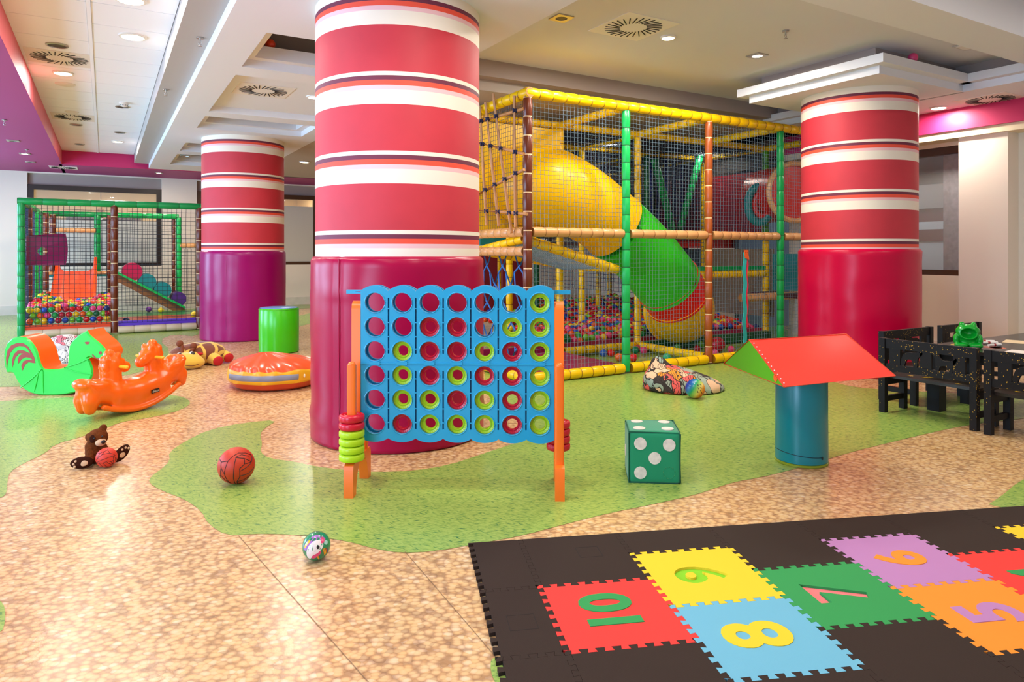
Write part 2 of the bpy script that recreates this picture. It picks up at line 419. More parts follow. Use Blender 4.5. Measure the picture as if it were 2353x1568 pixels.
# raspberry perimeter soffit (left and back) and its drop face, light tints in their colours
m=MB(); m.box(-4.2,-.744,-3,18.6,Zs,Zs+.32,0); m.box(-.8,14,16.72,18.6,Zs,Zs+.32,0)
m.add([(-.743,-3,Zs),(-.743,16.72,Zs),(-.743,16.72,Zc),(-.743,-3,Zc)],[(0,1,2,3)],1)
m.add([(-.743,16.719,Zs),(14,16.719,Zs),(14,16.719,Zc),(-.743,16.719,Zc)],[(0,1,2,3)],2)
st('ceiling_perimeter',m,[pinkh,M('pink_paint_warm_lit','#dd5f68',.55),pink])  # coral tone: warm lamplight on the pink drop face put into its colour
# beam near camera, border soffits, plate round the column by the benches
m=MB(); m.box(2.9,8.3,2.8,3.2,Zs,Zc,0); st('ceiling_beam',m,white)
m=MB(); m.box(8.26,9.12,-3,16,Zs,Zs+.08,0); m.box(8.16,9.12,-3,16,Zs+.08,Zs+.17,0); m.box(8.3,9.12,-3,16,Zs+.17,Zc+.02,1); st('ceiling_border',m,[white,lilac])
m=MB(); m.box(6.68,8.28,4.1,5.72,Zs,Zs+.08,0); m.box(6.58,8.3,4.0,5.82,Zs+.08,Zs+.17,0); m.box(6.78,8.3,4.2,5.62,Zs+.17,Zc+.02,1); st('ceiling_plate',m,[white,lilac])
m=MB(); m.box(2.9,14,6.75,16.8,Zs,Zs+.3,0); m.box(2.9,14,6.6,6.75,Zs+.12,Zc+.05,1); st('ceiling_far_soffit',m,[M('soffit_taupe','#b5a99d',.8),lilac])
# walls
def wall_with_openings(name,x0,x1,z0,z1,ops,mat,xf,t=.2):
    m=MB(); m.prism([rc(x0,x1,z0,z1)]+[rc(*o) for o in ops],0,t,xf=xf); return st(name,m,mat)
YB=18.5
wall_with_openings('wall_back',-4.2,14,0,3.3,[(-1.46,1.18,1.05,3.12),(1.95,4.9,1.05,3.12),(6.0,8.4,1.05,2.9),(9.4,12.4,1.0,2.9)],paint,lambda x,y,z:(x,YB+z,y))
m=MB(); m.box(-4.2,14,YB-.02,YB,0,.2); st('baseboard_back',m,stone)
m=MB(); m.box(-1.46,1.18,YB+.1,YB+.16,2.87,3.12); m.box(1.95,4.9,YB+.1,YB+.16,2.87,3.12); st('trim_2',m,lilac)
glass=bpy.data.materials.new('clear_glass'); glass.use_nodes=True; nt=glass.node_tree; b=nt.nodes['Principled BSDF']; b.inputs['Base Color'].default_value=(1,1,1,1); b.inputs['Roughness'].default_value=0.02; b.inputs['Alpha'].default_value=.12
film=M('frosted_film','#d9d8cc',.5,alpha=.86)
def window(name,x0,x1,z0,z1,yy,fm,fr=.11,filmz=None,mull=()):
    r=MB(); r.prism([rc(x0,x1,z0,z1),rc(x0+fr,x1-fr,z0+fr*.7,z1-fr)],0,.12,xf=lambda x,y,z:(x,yy+z,y))
    for q in mull: r.box(q-.012,q+.012,yy+.02,yy+.06,z0,z1)
    o=struct(r.build(name,fm,smooth=0))
    g=MB(); g.box(x0+fr,x1-fr,yy+.05,yy+.058,z0+.04,z1-.06); g.build('pane',glass,o,smooth=0)
    if filmz:
        g=MB(); g.box(x0+fr,x1-fr,yy+.04,yy+.048,z0+.05,filmz); g.build('frosted_film',film,o,smooth=0)
    return o
window('window_1',-1.46,1.18,1.05,2.87,YB+.02,brownf,filmz=2.1)
window('window_2',1.95,4.9,1.05,2.87,YB+.02,brownf2,filmz=2.58,mull=(3.02,))
window('window_3',6.0,8.4,1.05,2.9,YB+.02,brownf2,mull=(7.2,)); window('window_4',9.4,12.4,1.0,2.9,YB+.02,brownf2,mull=(10.9,))
# warm room behind the back windows
m=MB(); m.box(-5,5.4,22.5,22.7,0,3.4,0); m.box(-5,5.4,18.72,22.6,3.25,3.4,1); m.box(-5,5.4,18.72,22.6,-.05,0,2); m.box(-5.1,-5,18.72,22.6,0,3.4,0); m.box(5.3,5.4,18.72,22.6,0,3.4,0); m.box(-.9,.9,22.42,22.5,.9,2.4,3)
st('wall_beyond',m,[M('apricot_wall','#ecd2a6',.8),white,M('parquet','#9b6b3d',.5),M('dark_wood_panel','#4a3122',.6)])
# right wall with its window, pilaster, header and pink cornice
wall_with_openings('wall_right',-3,7.3,0,3.3,[(4.4,6.9,1.06,2.74)],paint,lambda x,y,z:(9.45+z,x,y),.2)
m=MB(); m.box(9.2,9.46,4.07,4.62,0,2.79); st('wall_pilaster',m,paint)
m=MB(); m.box(9.12,9.5,-3,7.3,2.88,3.3,0); m.add([(9.119,-3,2.88),(9.119,7.3,2.88),(9.119,7.3,3.16),(9.119,-3,3.16)],[(0,3,2,1)],0); st('trim_3',m,[M('cornice_pink','#c92a62',.5)])
m=MB(); m.box(9.15,9.46,-3,7.3,2.79,2.88); st('trim_4',m,M('header_cream','#f1e3bf',.7))
o=MB(); o.prism([rc(4.4,6.9,1.06,2.74),rc(4.48,6.82,1.13,2.64)],0,.1,xf=lambda x,y,z:(9.46+z,x,y)); w5=struct(o.build('window_5',brownf2,smooth=0))
g=MB(); g.box(9.5,9.508,4.45,6.85,1.1,2.7); g.build('pane',glass,w5,smooth=0)
g=MB(); g.box(9.52,9.56,4.60,4.97,1.13,2.64); g.build('grey_curtain_panel',M('curtain_grey','#6f6a72',.8,var=.3,vscale=20),w5,smooth=0)
m=MB(); m.box(9.43,9.45,-3,7.3,0,.2); st('baseboard_right',m,stone)
# hall beyond that window
m=MB(); m.box(9.66,14,2,8,-.02,0,0); m.box(9.66,14,2,8,2.9,2.98,1); m.box(13.9,14,2,8.6,0,2.98,2); m.box(9.66,14,8.5,8.6,0,2.98,2); st('wall_hall',m,[stone,M('hall_ceiling','#aebfd8',.6),M('hall_wall','#7d8794',.7)])
m=MB(); m.box(12.0,12.5,6.2,6.7,0,1.55,0); m.box(11.98,12.52,6.18,6.72,1.55,1.75,1); m.box(11.98,12.52,6.18,6.72,1.75,1.88,0); m.box(11.98,12.52,6.18,6.72,1.88,2.1,1); m.box(11.9,12.6,6.1,7.9,2.1,2.5,2); st('wall_pier',m,[M('pier_cream','#d8d6d2',.6),M('pier_maroon','#6b2a26',.6),M('pier_taupe','#a69a90',.7)])
d=MB(); d.box(12.9,12.98,6.75,7.9,0,1.75); dd=struct(d.build('door_1',M('mahogany','#4e2218',.35),smooth=0))
d=MB(); d.box(12.88,12.9,6.9,7.3,.2,1.5); d.box(12.88,12.9,7.38,7.78,.2,1.5); d.build('door_panel',M('mahogany_light','#5f2c1e',.35),dd,smooth=0)
# left wall of big windows (daylight), just outside the picture
wall_with_openings('wall_left',-3,18.6,0,3.3,[(-2,2.6,.5,2.9),(3.2,7.4,.5,2.9),(8,12.2,.5,2.9),(12.8,17,.5,2.9)],paint,lambda x,y,z:(-4.2+z-.2,x,y))
m=MB(); m.box(13.9,14.1,8.7,18.6,0,3.3); st('wall_far_right',m,paint)
# ------------------------------------------------------------------ columns
cr=M('column_red','#c62f3e',.6,var=.06,vscale=3); cc=M('column_cream','#f1e6d6',.6); cp=M('column_pale_pink','#f0bfc4',.6); co=M('column_orange','#f05038',.6); cl=M('column_plum','#6f2440',.6)
def column(x,y,r,label):
    prof=[(r,0),(r,1.30)]; mis=[1]
    z=1.506-.535-.0001
    seq=[(.3145,0),(.0977,1),(.030,2),(.035,3),(.030,4),(.028,1)]
    z=1.506-.028-.030-.035-.030-.06
    prof=[(r,0),(r,z)]; mis=[1]
    for h,k in ((.06,1),(.030,2),(.035,3),(.030,4),(.028,1)): z+=h; prof.append((r,z)); mis.append(k)
    for rep in range(3):
        for h,k in seq:
            z+=h; prof.append((r,min(z,Zs))); mis.append(k)
    prof.append((r,Zs+.01)); mis.append(1)
    m=MB(); m.lathe(prof,n=72,mis=mis); o=m.build('column',[cr,cc,cp,co,cl],smooth=30); o.location=(x,y,0); struct(o,label,'column'); return o
column(1.93,4.975,.6125,'striped red and cream round column behind the blue four in a row frame')
column(1.925,11.76,.62,'striped red and cream round column behind the green foam drum')
column(7.53,4.88,.61,'striped red and cream round column beside the black benches')
def pad(x,y,r,h,mat,label,seams,fold=0):
    t=thing('column_pad',label,'column pad',(x,y,0)); m=MB(); n=120; rs=[]
    zs=[.0,.012,.03]+[.03+(h-.06)*i/24 for i in range(1,24)]+[h-.03,h-.008,h]
    for z in zs:
        ring=[]
        for a in range(n):
            th=2*PI*a/n; q=noise.noise(Vector((math.cos(th)*2.2,math.sin(th)*2.2,z*5+x)))*.006
            if fold: q+=.012*math.exp(-((z-.17-.03*math.sin(th*2+1))/.03)**2)+.010*math.exp(-((z-(h-.27)+.02*math.sin(th*3))/.012)**2)
            e=0
            if z<.012: e=-.02
            if z>h-.01: e=-.016
            if z>=h-1e-6: e=-.05
            for s in seams: e-=.012*math.exp(-((((th-s+PI)%(2*PI))-PI)/.012)**2)
            ring.append(((r+q+e)*math.cos(th),(r+q+e)*math.sin(th),z))
        rs.append(ring)
    m.rings(rs,cap=False); m.build('vinyl_cover',mat,t,smooth=60)
    for s in seams:
        k=MB(); k.tube([((r-.004)*math.cos(s),(r-.004)*math.sin(s),z) for z in (.02,h/2,h-.02)],.005,6); k.build('seam',mat,t)
    return t
pv=M('magenta_vinyl','#98005e',.28,spec=.35,bump=.02,bscale=8); pv2=M('cerise_vinyl','#c6003a',.28,spec=.25,bump=.02,bscale=8); pv3=M('raspberry_vinyl','#a6003c',.28,spec=.28,bump=.03,bscale=8)
pad(1.93,4.975,.645,1.33,pv3,'raspberry vinyl pad wrapped round the column behind the blue game frame',[math.radians(-150),math.radians(20)],1)
pad(1.925,11.76,.645,1.39,pv,'magenta vinyl pad wrapped round the column behind the green foam drum',[math.radians(-122),math.radians(60)])
pad(7.53,4.88,.642,1.40,pv2,'cerise vinyl pad wrapped round the column beside the benches',[math.radians(60),math.radians(130)])
# ------------------------------------------------------------------ lights
W=bpy.data.worlds.new('World'); S.world=W; W.use_nodes=True; bg=W.node_tree.nodes['Background']; bg.inputs['Color'].default_value=(.93,.96,1.0,1); bg.inputs['Strength'].default_value=WORLD_S
warm=(1.0,.925,.83)
emit=M('lamp_glow','#ffe9c4',.5,emit=25); chrome=M('brushed_nickel','#b8b2a8',.35,metal=.9); darkm=M('dark_lamp','#4a403a',.5); vw=M('vent_white','#e9e4dc',.6); black=M('slot_black','#1c1a1a',.7)
def ceilpt(px,py,z):
    d=ray(px,py); t=(z-CAMZ)/d[2]; return d[0]*t,d[1]*t,z
def area(parent,x,y,z,e,size=.16,col=warm,spread=180):
    l=bpy.data.lights.new('lamp','AREA'); l.shape='DISK'; l.size=size; l.energy=e; l.color=col; l.spread=math.radians(spread)
    o=bpy.data.objects.new('lamp',l); C.objects.link(o); o.location=(x,y,z); return o
def downlight(p,label,lit,e=LAMP_E,r=.1,square=False,group=None):
    x,y,z=p; t=thing('downlight',label,'ceiling light',(x,y,z),0,group); m=MB()
    if square:
        m.prism([rrect(-r,r,-r,r,.01),circle(0,0,r*.62,20)],-.012,0); m.build('trim_ring',chrome,t,smooth=30)
    else:
        m.lathe([(r,0),(r,-.012),(r*.82,-.016),(r*.8,-.004)],28,cap=False); m.build('trim_ring',chrome if not lit else vw,t)
    m=MB(); m.cyl((0,0,-.004),(0,0,-.007),r*(.66 if square else .82),n=24); m.build('lens',emit if lit else darkm,t)
    if lit: area(t,x,y,z-.03,e)
    return t
DL=[((305,83),Zc-.012,1,.12,'lit round downlight in the tile ceiling nearest the viewer'),((145,167),Zc-.012,1,.11,'lit round downlight beyond the first swirl vent in the tile ceiling'),((270,325),Zc-.012,1,.1,'lit round downlight at the far end of the tile ceiling'),
 ((300,-2),Zc-.012,1,.12,'lit round downlight cut by the top edge of the picture'),
 ((131,103),Zc-.012,0,.1,'unlit dark round downlight just before the first swirl vent in the tiles'),((175,286),Zc-.012,0,.09,'unlit dark round downlight just beyond the second swirl vent in the tiles'),((281,245),Zc-.012,0,.09,'unlit dark round downlight beside the smoke detector'),((275,304),Zc-.012,0,.085,'unlit dark round downlight just before the farthest lit one in the tiles'),((183,331),Zc-.012,0,.085,'unlit dark round downlight by the pink drop face at the far tile corner'),
 ((425,357),Zs,0,.085,'unlit dark round downlight in the plain ceiling beside the far striped column'),
 ((700,372),Zs,1,.1,'lit round downlight above the frosted window beyond the far column'),((722,222),Zs+.08,1,.09,'lit round downlight half hidden by the nearest striped column'),
 ((1535,85),Zc,1,.075,'bright lit spotlight beside the swirl vent over the climbing frame'),((2157,247),Zs,1,.1,'lit round downlight beside the column near the benches')]
for (px,py),z,lit,r,lab in DL: downlight(ceilpt(px,py,z),lab,lit,r=r)
downlight(ceilpt(1740,127,Zc),'lit square spotlight in the grey ceiling before the column by the benches',1,r=.085,square=True)
downlight(ceilpt(1290,40,Zc),'unlit square spotlight in the grey ceiling before the swirl vent',0,r=.085,square=True)
for (px,py),lab in (((30,323),'square spotlight in the magenta soffit nearest the viewer'),((57,353),'second square spotlight in the magenta soffit, glowing warm'),((70,372),'third square spotlight in the magenta soffit, the farthest of them')):
    downlight(ceilpt(px,py,Zs),lab,1 if py==353 else 0,e=15,r=.085,square=True)
downlight(ceilpt(365,397,Zs),'small warm spotlight above the dark framed window',1,e=10,r=.08,square=True)
# added lamps without fittings, for general illumination
for x,y in ((-.4,1.5),(.25,3.2),(-.4,5),(3.6,1.2),(5.3,1.4),(7,1.4),(1.9,1.4),(1.9,3.3),(3.7,4.2),(5.6,5.3),(4.2,5.6)):
    z=Zs if .8<x<2.9 else Zc; area(None,x,y,z-.03,LAMP_E*(.75 if y<2 else 1))
for x,y in ((1.9,8.5),(4.4,8.3),(6.6,8.3),(8.6,8.3),(5.6,10.5),(8.5,11),(11,13),(0,14.9),(2.2,15.5),(-2.6,9),(-2.6,14.5),(5,14)):  # added lamps without fittings; warmer, stronger ones to warm the back wall
    area(None,x,y,3.05 if x!=0 else 3.13,LAMP_E*(.6 if y<14 else 1.5),col=warm if y<14 else (1,.84,.66))
for x in (-2.5,0,2.5,4.3): area(None,x,20.6,3.2,40,.4,(1,.82,.6))
for i,(x,y) in enumerate(((-.55,20.2),(.15,20.9),(.1,19.6),(2.7,20.3),(3.4,21.0))):
    t=thing('downlight',['round ceiling light glimpsed through the dark framed window, above the brown post','second round ceiling light seen through the dark framed window','ceiling light seen just under the dark window frame head','ceiling light glimpsed through the frosted window beyond the far column','farther ceiling light glimpsed through the frosted window beyond the far column'][i],'ceiling light',(x,y,3.25)); k=MB(); k.lathe([(.12,0),(.12,-.012),(.1,-.016)],24,cap=False); k.build('trim_ring',vw,t); k=MB(); k.cyl((0,0,-.004),(0,0,-.01),.1,n=20); k.build('lens',emit,t)
t=thing('pendant_lamp','small brown shaded lamp glowing behind the dark framed window','lamp',(-.08,20.6,2.35)); k=MB(); k.lathe([(.14,-.12),(.07,.14)],24,cap=False); k.build('lamp_shade',M('shade_brown','#8a5a2c',.7),t); k=MB(); k.sphere((0,0,-.08),.06,14,10); k.build('bulb',emit,t); k=MB(); k.cyl((0,0,.14),(0,0,.9),.006,n=8); k.build('cord',black,t)
for x,y in ((11.5,4.6),(11,7)): area(None,x,y,2.85,16,.4,(.7,.85,1))
for y in (.3,5.3,10.1,14.9):
    l=bpy.data.lights.new('daylight','AREA'); l.shape='RECTANGLE'; l.size=4.2; l.size_y=2.4; l.energy=DAY_E; l.color=(.42,.68,1.0)
    o=bpy.data.objects.new('daylight',l); C.objects.link(o); o.location=(-4.6,y,1.7); o.rotation_euler=(0,-PI/2,0)
# swirl vents, detectors, sprinklers
def vent(p,label,s=.3):
    x,y,z=p; t=thing('swirl_vent',label,'air vent',(x,y,z)); m=MB(); m.box(-s,s,-s,s,-.006,.0); m.build('plate',vw,t,smooth=0); m=MB()
    for k in range(27):
        a=2*PI*k/27; c,sn=math.cos(a),math.sin(a); b=a+.35; m.bar((c*s*.42,sn*s*.42,-.009),(c*s*.42+math.cos(b)*s*.47,sn*s*.42+math.sin(b)*s*.47,-.009),.009*s/.3,.004)
    m.build('slots',black,t,smooth=0)
vent(ceilpt(137,133,Zc-.012),'swirl air vent nearest the viewer in the tile ceiling'); vent(ceilpt(168,269,Zc-.012),'swirl air vent farther along the tile ceiling',.28)
vent(ceilpt(605,208,Zs+.08),'swirl air vent in the square ceiling recess before the far column'); vent(ceilpt(1455,62,Zc),'swirl air vent in the grey ceiling beside the bright spotlight')
vent(ceilpt(2275,228,Zs),'swirl air vent above the pink cornice near the benches',.28); vent(ceilpt(146,385,Zs),'swirl air vent in the magenta soffit above the far window',.25)
t=thing('smoke_detector','white smoke detector in the tile ceiling','smoke detector',ceilpt(285,236,Zc-.012)); m=MB(); m.lathe([(.06,0),(.06,-.02),(.045,-.03),(.045,-.05),(.02,-.06)],24); m.build('housing',vw,t)
m=MB()
for k in range(10):
    a=2*PI*k/10; m.cbox((.046*math.cos(a),.046*math.sin(a),-.04),(.01,.01,.008))
m.build('slots',black,t,smooth=0)
for (px,py),r,lab in (((150,193),.11,'round white speaker disc in the tile ceiling beyond the lit lamp'),((165,257),.09,'round white speaker disc just before the farther swirl vent')):
    m=MB(); p=ceilpt(px,py,Zc-.012); m.lathe([(r,0),(r,-.008),(r*.9,-.014),(0.001,-.016)],28); o=m.build('ceiling_speaker',vw); o.location=p; tag(o,lab,'ceiling speaker')
def sprinkler(p,lab):
    p=(p[0],p[1],p[2]-.003)
    t=thing('sprinkler',lab,'sprinkler',p); m=MB(); m.cyl((0,0,0),(0,0,-.01),.03,n=16); m.cyl((0,0,-.01),(0,0,-.04),.008,n=8); m.build('fitting',chrome,t)
    m=MB(); m.tube([(.0,0,-.035),(.016,0,-.05),(.0,0,-.07)],.003,6); m.tube([(0,0,-.035),(-.016,0,-.05),(0,0,-.07)],.003,6); m.cyl((0,0,-.07),(0,0,-.074),.018,n=12); m.build('deflector',chrome,t)
for (px,py),z,lab in (((1805,70),Zc,'small sprinkler head in the grey ceiling above the climbing frame'),((460,86),3.25,'sprinkler head in the grey ceiling channel nearest the viewer'),((381,205),3.25,'sprinkler head farther along the grey ceiling channel'),((10,275),Zs,'sprinkler head hanging from the magenta soffit nearest the viewer'),((61,343),Zs,'sprinkler head in the magenta soffit beside the glowing spotlight')):
    sprinkler(ceilpt(px,py,z),lab)
t=thing('emergency_light','small rectangular emergency light in the grey ceiling behind the beam','emergency light',ceilpt(2215,107,Zc)); m=MB(); m.box(-.12,.12,-.05,.05,-.012,0); m.build('frame',chrome,t,smooth=0); m=MB(); m.box(-.09,.09,-.035,.035,-.016,-.012); m.build('lens',vw,t,smooth=0)
m=MB(); m.sphere((0,0,0),.05,20,14); o=m.build('play_ball',M('orange_ball','#e8481a',.3)); o.location=(1.40,7.05,Zs+.251); tag(o,'orange plastic ball stuck on the ledge of a ceiling coffer','ball')
m=MB(); m.sphere((0,0,0),.05,20,14); o=m.build('play_ball',M('pink_ball','#e0447c',.3)); o.location=(7.2,4.06,Zs+.22); tag(o,'pink plastic ball stuck on the ceiling plate above the column by the benches','ball')
# ------------------------------------------------------------------ soft play frames
vy=M('yellow_vinyl','#f9c800',.3,spec=.4); vyd=M('yellow_tie','#a9740a',.5); vg=M('green_vinyl','#0a9a4b',.28); vgd=M('green_tie','#056b33',.5); vbr=M('brown_vinyl','#6b2d12',.28); vbt=M('cream_tie','#e8c99a',.6)
vob=M('rust_vinyl','#a4501c',.28); vtan=M('tan_vinyl','#d9a066',.3); vtd=M('tan_tie','#a8743f',.5); vlg=M('lime_green_vinyl','#55a51c',.3); vgl=M('bright_green_vinyl','#12b457',.28)
netb=M('blue_grey_net','#7590a4',.6); netk=M('navy_net','#2c3440',.7); netl=M('slate_net','#34405a',.6); rope=M('blue_rope','#1f66b5',.7); wood=M('bare_pine','#c48a55',.6,var=.2,vscale=8); tieb=M('navy_cord','#1a2350',.7)
purple=M('purple_mat','#9a1650',.3); tubey=M('slide_yellow','#ffc400',.3,spec=.3); tubeg=M('slide_green','#2fc81e',.3,spec=.35); tuber=M('slide_red','#ea0f08',.3,spec=.35); dkred=M('maroon_pad','#7c1220',.45); teal=M('teal_pad','#0c7c80',.4); dkgreen=M('dark_green_pad','#0b5a30',.4); red=M('red_pad','#c5231c',.35); navy=M('navy_pad','#1d2f8a',.4)
def atX(px,py,X):
    d=ray(px,py); t=X/d[0]; return Vector((X,d[1]*t,CAMZ+d[2]*t))
def atY(px,py,Y):
    d=ray(px,py); t=Y/d[1]; return Vector((d[0]*t,Y,CAMZ+d[2]*t))
def onfloor(px,py,z=0): p=fl(px,py,z); return Vector((p[0],p[1],z))
G=thing('climbing_frame','tall indoor climbing frame with yellow top beams, nets and a tube slide','climbing frame',(0,0,0))
GX=[3.75,5.05,6.345,7.66,8.96,10.26]; GY=[6.05,7.35,8.65,9.95,11.25]; ZT,ZM,ZB=2.99,1.57,.06
def post(x,y,z1,m,tie,r=.047,par=G,z0=.02,label=None): return padded('post',(x,y,z0),(x,y,z1),r,m,par,tie,.2,label=label)
def beam(p,q,m,tie,r=.048,par=G,seg=.16,label=None): return padded('beam',p,q,r,m,par,tie,seg,label=label)
pc=[(vbr,vbt),(vgl,vgd),(vob,vbt),(vg,vgd),(vob,vbt)]
for i,(m_,t_) in enumerate(pc): post(GX[i],GY[0],ZT-.04,m_,t_)
for i in range(4):
    beam((GX[i]+(.0 if i else -.04),GY[0],ZT+.01),(GX[i+1],GY[0],ZT+.01),vy,vyd,.055)
    beam((GX[i]+.05,GY[0],ZM),(GX[i+1]-.05,GY[0],ZM),vtan,vtd,.05)
    beam((GX[i]+.05,GY[0]-.01,ZB),(GX[i+1]-.05,GY[0]-.01,ZB),vy,vyd,.055)
for j in range(3):
    beam((GX[0],GY[j]+(-.05 if j==0 else 0),ZT+.01),(GX[0],GY[j+1],ZT+.01),vy,vyd,.055)
    beam((GX[0],GY[j]+.05,ZM),(GX[0],GY[j+1]-.05,ZM),vtan,vtd,.05)
    if j==0: beam((GX[0],GY[j]+.05,1.37),(GX[0],GY[j+1]-.05,1.37),vtan,vtd,.05)
    beam((GX[0],GY[j]+.05,ZB),(GX[0],GY[j+1]-.05,ZB),vy,vyd,.055)
for i in range(0,5):
    for j in range(1,5):
        if (i,j) in ((0,4),(5,4)): continue
        mm,tt=(vy,vyd)
        if (i,j)==(4,1): mm,tt=vlg,vgd
        if (i,j) in ((3,2),(4,3),(2,3)): mm,tt=dkgreen,vgd
        if (i,j)==(3,1): continue
        if (i,j)==(4,1):
            post(GX[i],GY[j],ZM-.02,vy,vyd); post(GX[i],GY[j],ZT-.04,mm,tt,z0=ZM+.02)
        else: post(GX[i],GY[j],ZT-.04,mm,tt)
for j in range(1,5):
    for i in range(4):
        beam((GX[i],GY[j],ZT),(GX[i+1],GY[j],ZT),vy,vyd,.048)
for i in range(1,5):
    for j in range(4):
        if (i,j)==(3,1): continue
        beam((GX[i],GY[j],ZT),(GX[i],GY[j+1],ZT),vy,vyd,.048)
beam((GX[1]+.05,GY[1],ZB+.02),(GX[2]-.05,GY[1],ZB+.02),vy,vyd,.05); beam((GX[2]+.05,GY[1],ZB+.02),(GX[3],GY[1],ZB+.02),vy,vyd,.05); beam((GX[3],GY[1],ZB+.02),(GX[4]-.05,GY[1],ZB+.02),vy,vyd,.05)
beam((GX[2],GY[0]+.06,ZB+.02),(GX[2],GY[1]-.05,ZB+.02),vy,vyd,.05)
beam((GX[3]+.05,GY[0]+.7,.72),(GX[4]+.9,GY[0]+.7,.72),vtan,vtd,.055)
beam((GX[2]+.3,GY[1],1.03),(GX[4]-.05,GY[1],1.03),vy,vyd,.055)
m=MB(); m.box(GX[2]+.3,GX[4],GY[1]-.03,GY[1]+.03,1.09,1.15); m.build('edge_pad',vg,G,smooth=0)
beam((7.7,GY[2],.78),(8.9,GY[2],.78),vy,vyd,.05)
# sloping net shelf in the first bay
beam((3.78,6.16,1.5),(5.02,6.16,1.16),vy,vyd,.052); beam((3.78,7.25,1.38),(5.02,7.25,1.2),vy,vyd,.048); beam((5.02,6.16,1.17),(5.02,7.25,1.2),vy,vyd,.048); beam((3.8,6.2,1.5),(3.8,7.25,1.38),vy,vyd,.045)
net('shelf_net',(3.8,6.18,1.46),(1.22,0,-.3),(0,1,-.02),1.25,1.05,.035,.003,netb,G,seed=9)
# nets of the front, the side and the roof
for i in range(4):
    net('net',(GX[i]+.03,GY[0]+.02,ZM+.05),(1,0,0),(0,0,1),1.24,ZT-ZM-.08,.047,.0021,netb,G,seed=i)
    net('net',(GX[i]+.03,GY[0]+.02,ZB+.05),(1,0,0),(0,0,1),1.24,ZM-ZB-.1,.047,.0021,netb,G,seed=i+10)
net('net',(GX[0]+.02,GY[0]+.03,ZM+.05),(0,1,0),(0,0,1),1.24,ZT-ZM-.08,.05,.0022,netl,G,seed=20); net('net',(GX[0]+.02,GY[0]+1.33,ZM+.05),(0,1,0),(0,0,1),1.24,ZT-ZM-.08,.05,.0022,netl,G,seed=21)
for i in range(4):
    net('roof_net',(GX[i]+.03,GY[1]+.03,ZT-.02),(1,0,0),(0,1,0),1.24,3.7,.05,.0045,netk,G,seed=30+i,sag=.06)
net('inner_net',(GX[1]+.05,GY[2]+.02,ZM),(1,0,0),(0,0,1),3.8,1.35,.06,.006,netk,G,seed=41); net('inner_net',(GX[1]+.05,GY[3]+.02,1.5),(1,0,0),(0,0,1),3.8,1.4,.06,.007,netk,G,seed=42)
net('inner_net',(GX[2],GY[1]+.05,.8),(0,1,0),(0,0,1),2.4,2.15,.06,.004,netl,G,seed=43); net('inner_net',(GX[3],GY[1]+.05,.85),(0,1,0),(0,0,1),2.4,2.1,.06,.004,netl,G,seed=44)
net('inner_net',(GX[3]+.05,GY[1],ZM),(1,0,0),(0,0,1),1.2,1.35,.05,.003,netl,G,seed=45)
# pine pole lattice tied to the side net
XL=3.69
def zz(x,y): return (1100+x/4.48,250+y/4.48)
VP=[((28,-20),(98,1200)),((85,-60),(225,1210)),((165,-150),(355,1280)),((383,-130),(397,1220))]
HP=[((-60,160),(455,0)),((-20,350),(460,465)),((-60,912),(465,625)),((-60,1045),(490,1085))]
for a,b in VP+HP:
    p,q=atX(*zz(*a),XL),atX(*zz(*b),XL); k=MB(); off=Vector((-.02,0,0)) if (a,b) in VP else Vector((.008,0,0))
    mid=(p+q)/2+Vector((0,.006,.004)); k.tube([p+off,mid+off,q+off],.017,10); k.build('pine_pole',wood,G)
for a,b in VP:
    for c,d in HP:
        (x1,y1),(x2,y2),(x3,y3),(x4,y4)=a,b,c,d; den=(x1-x2)*(y3-y4)-(y1-y2)*(x3-x4)
        X=((x1*y2-y1*x2)*(x3-x4)-(x1-x2)*(x3*y4-y3*x4))/den; Y=((x1*y2-y1*x2)*(y3-y4)-(y1-y2)*(x3*y4-y3*x4))/den
        p=atX(*zz(X,Y),XL); k=MB(); k.tube([p+Vector((-.035,0,-.02)),p+Vector((-.035,0,.02))],.012,8); k.sphere(p+Vector((-.01,0,0)),.026,8,6); k.build('cord_tie',tieb,G)
# blue rope net in the low doorway
k=MB(); rr=random.Random(3); P={}
for i in range(8):
    for j in range(7): P[i,j]=Vector((GX[0]-.01,6.1+.175*i+(.02 if j%2 else 0)+rr.uniform(-.02,.02),1.33-.2*j+rr.uniform(-.02,.02)))
for i in range(8):
    for j in range(7):
        if j<6:
            if (i+j)%2==0 and i<7: k.tube([P[i,j],P[i,j]*.6+P[i+1,j+1]*.4+Vector((0,0,-.03)),P[i+1,j+1]],.0095,6)
            elif i>0: k.tube([P[i,j],P[i,j]*.6+P[i-1,j+1]*.4+Vector((0,0,-.03)),P[i-1,j+1]],.0095,6)
            if j%3==1: k.tube([P[i,j],P[i,j+1]],.009,6)
k.build('rope_net',rope,G)
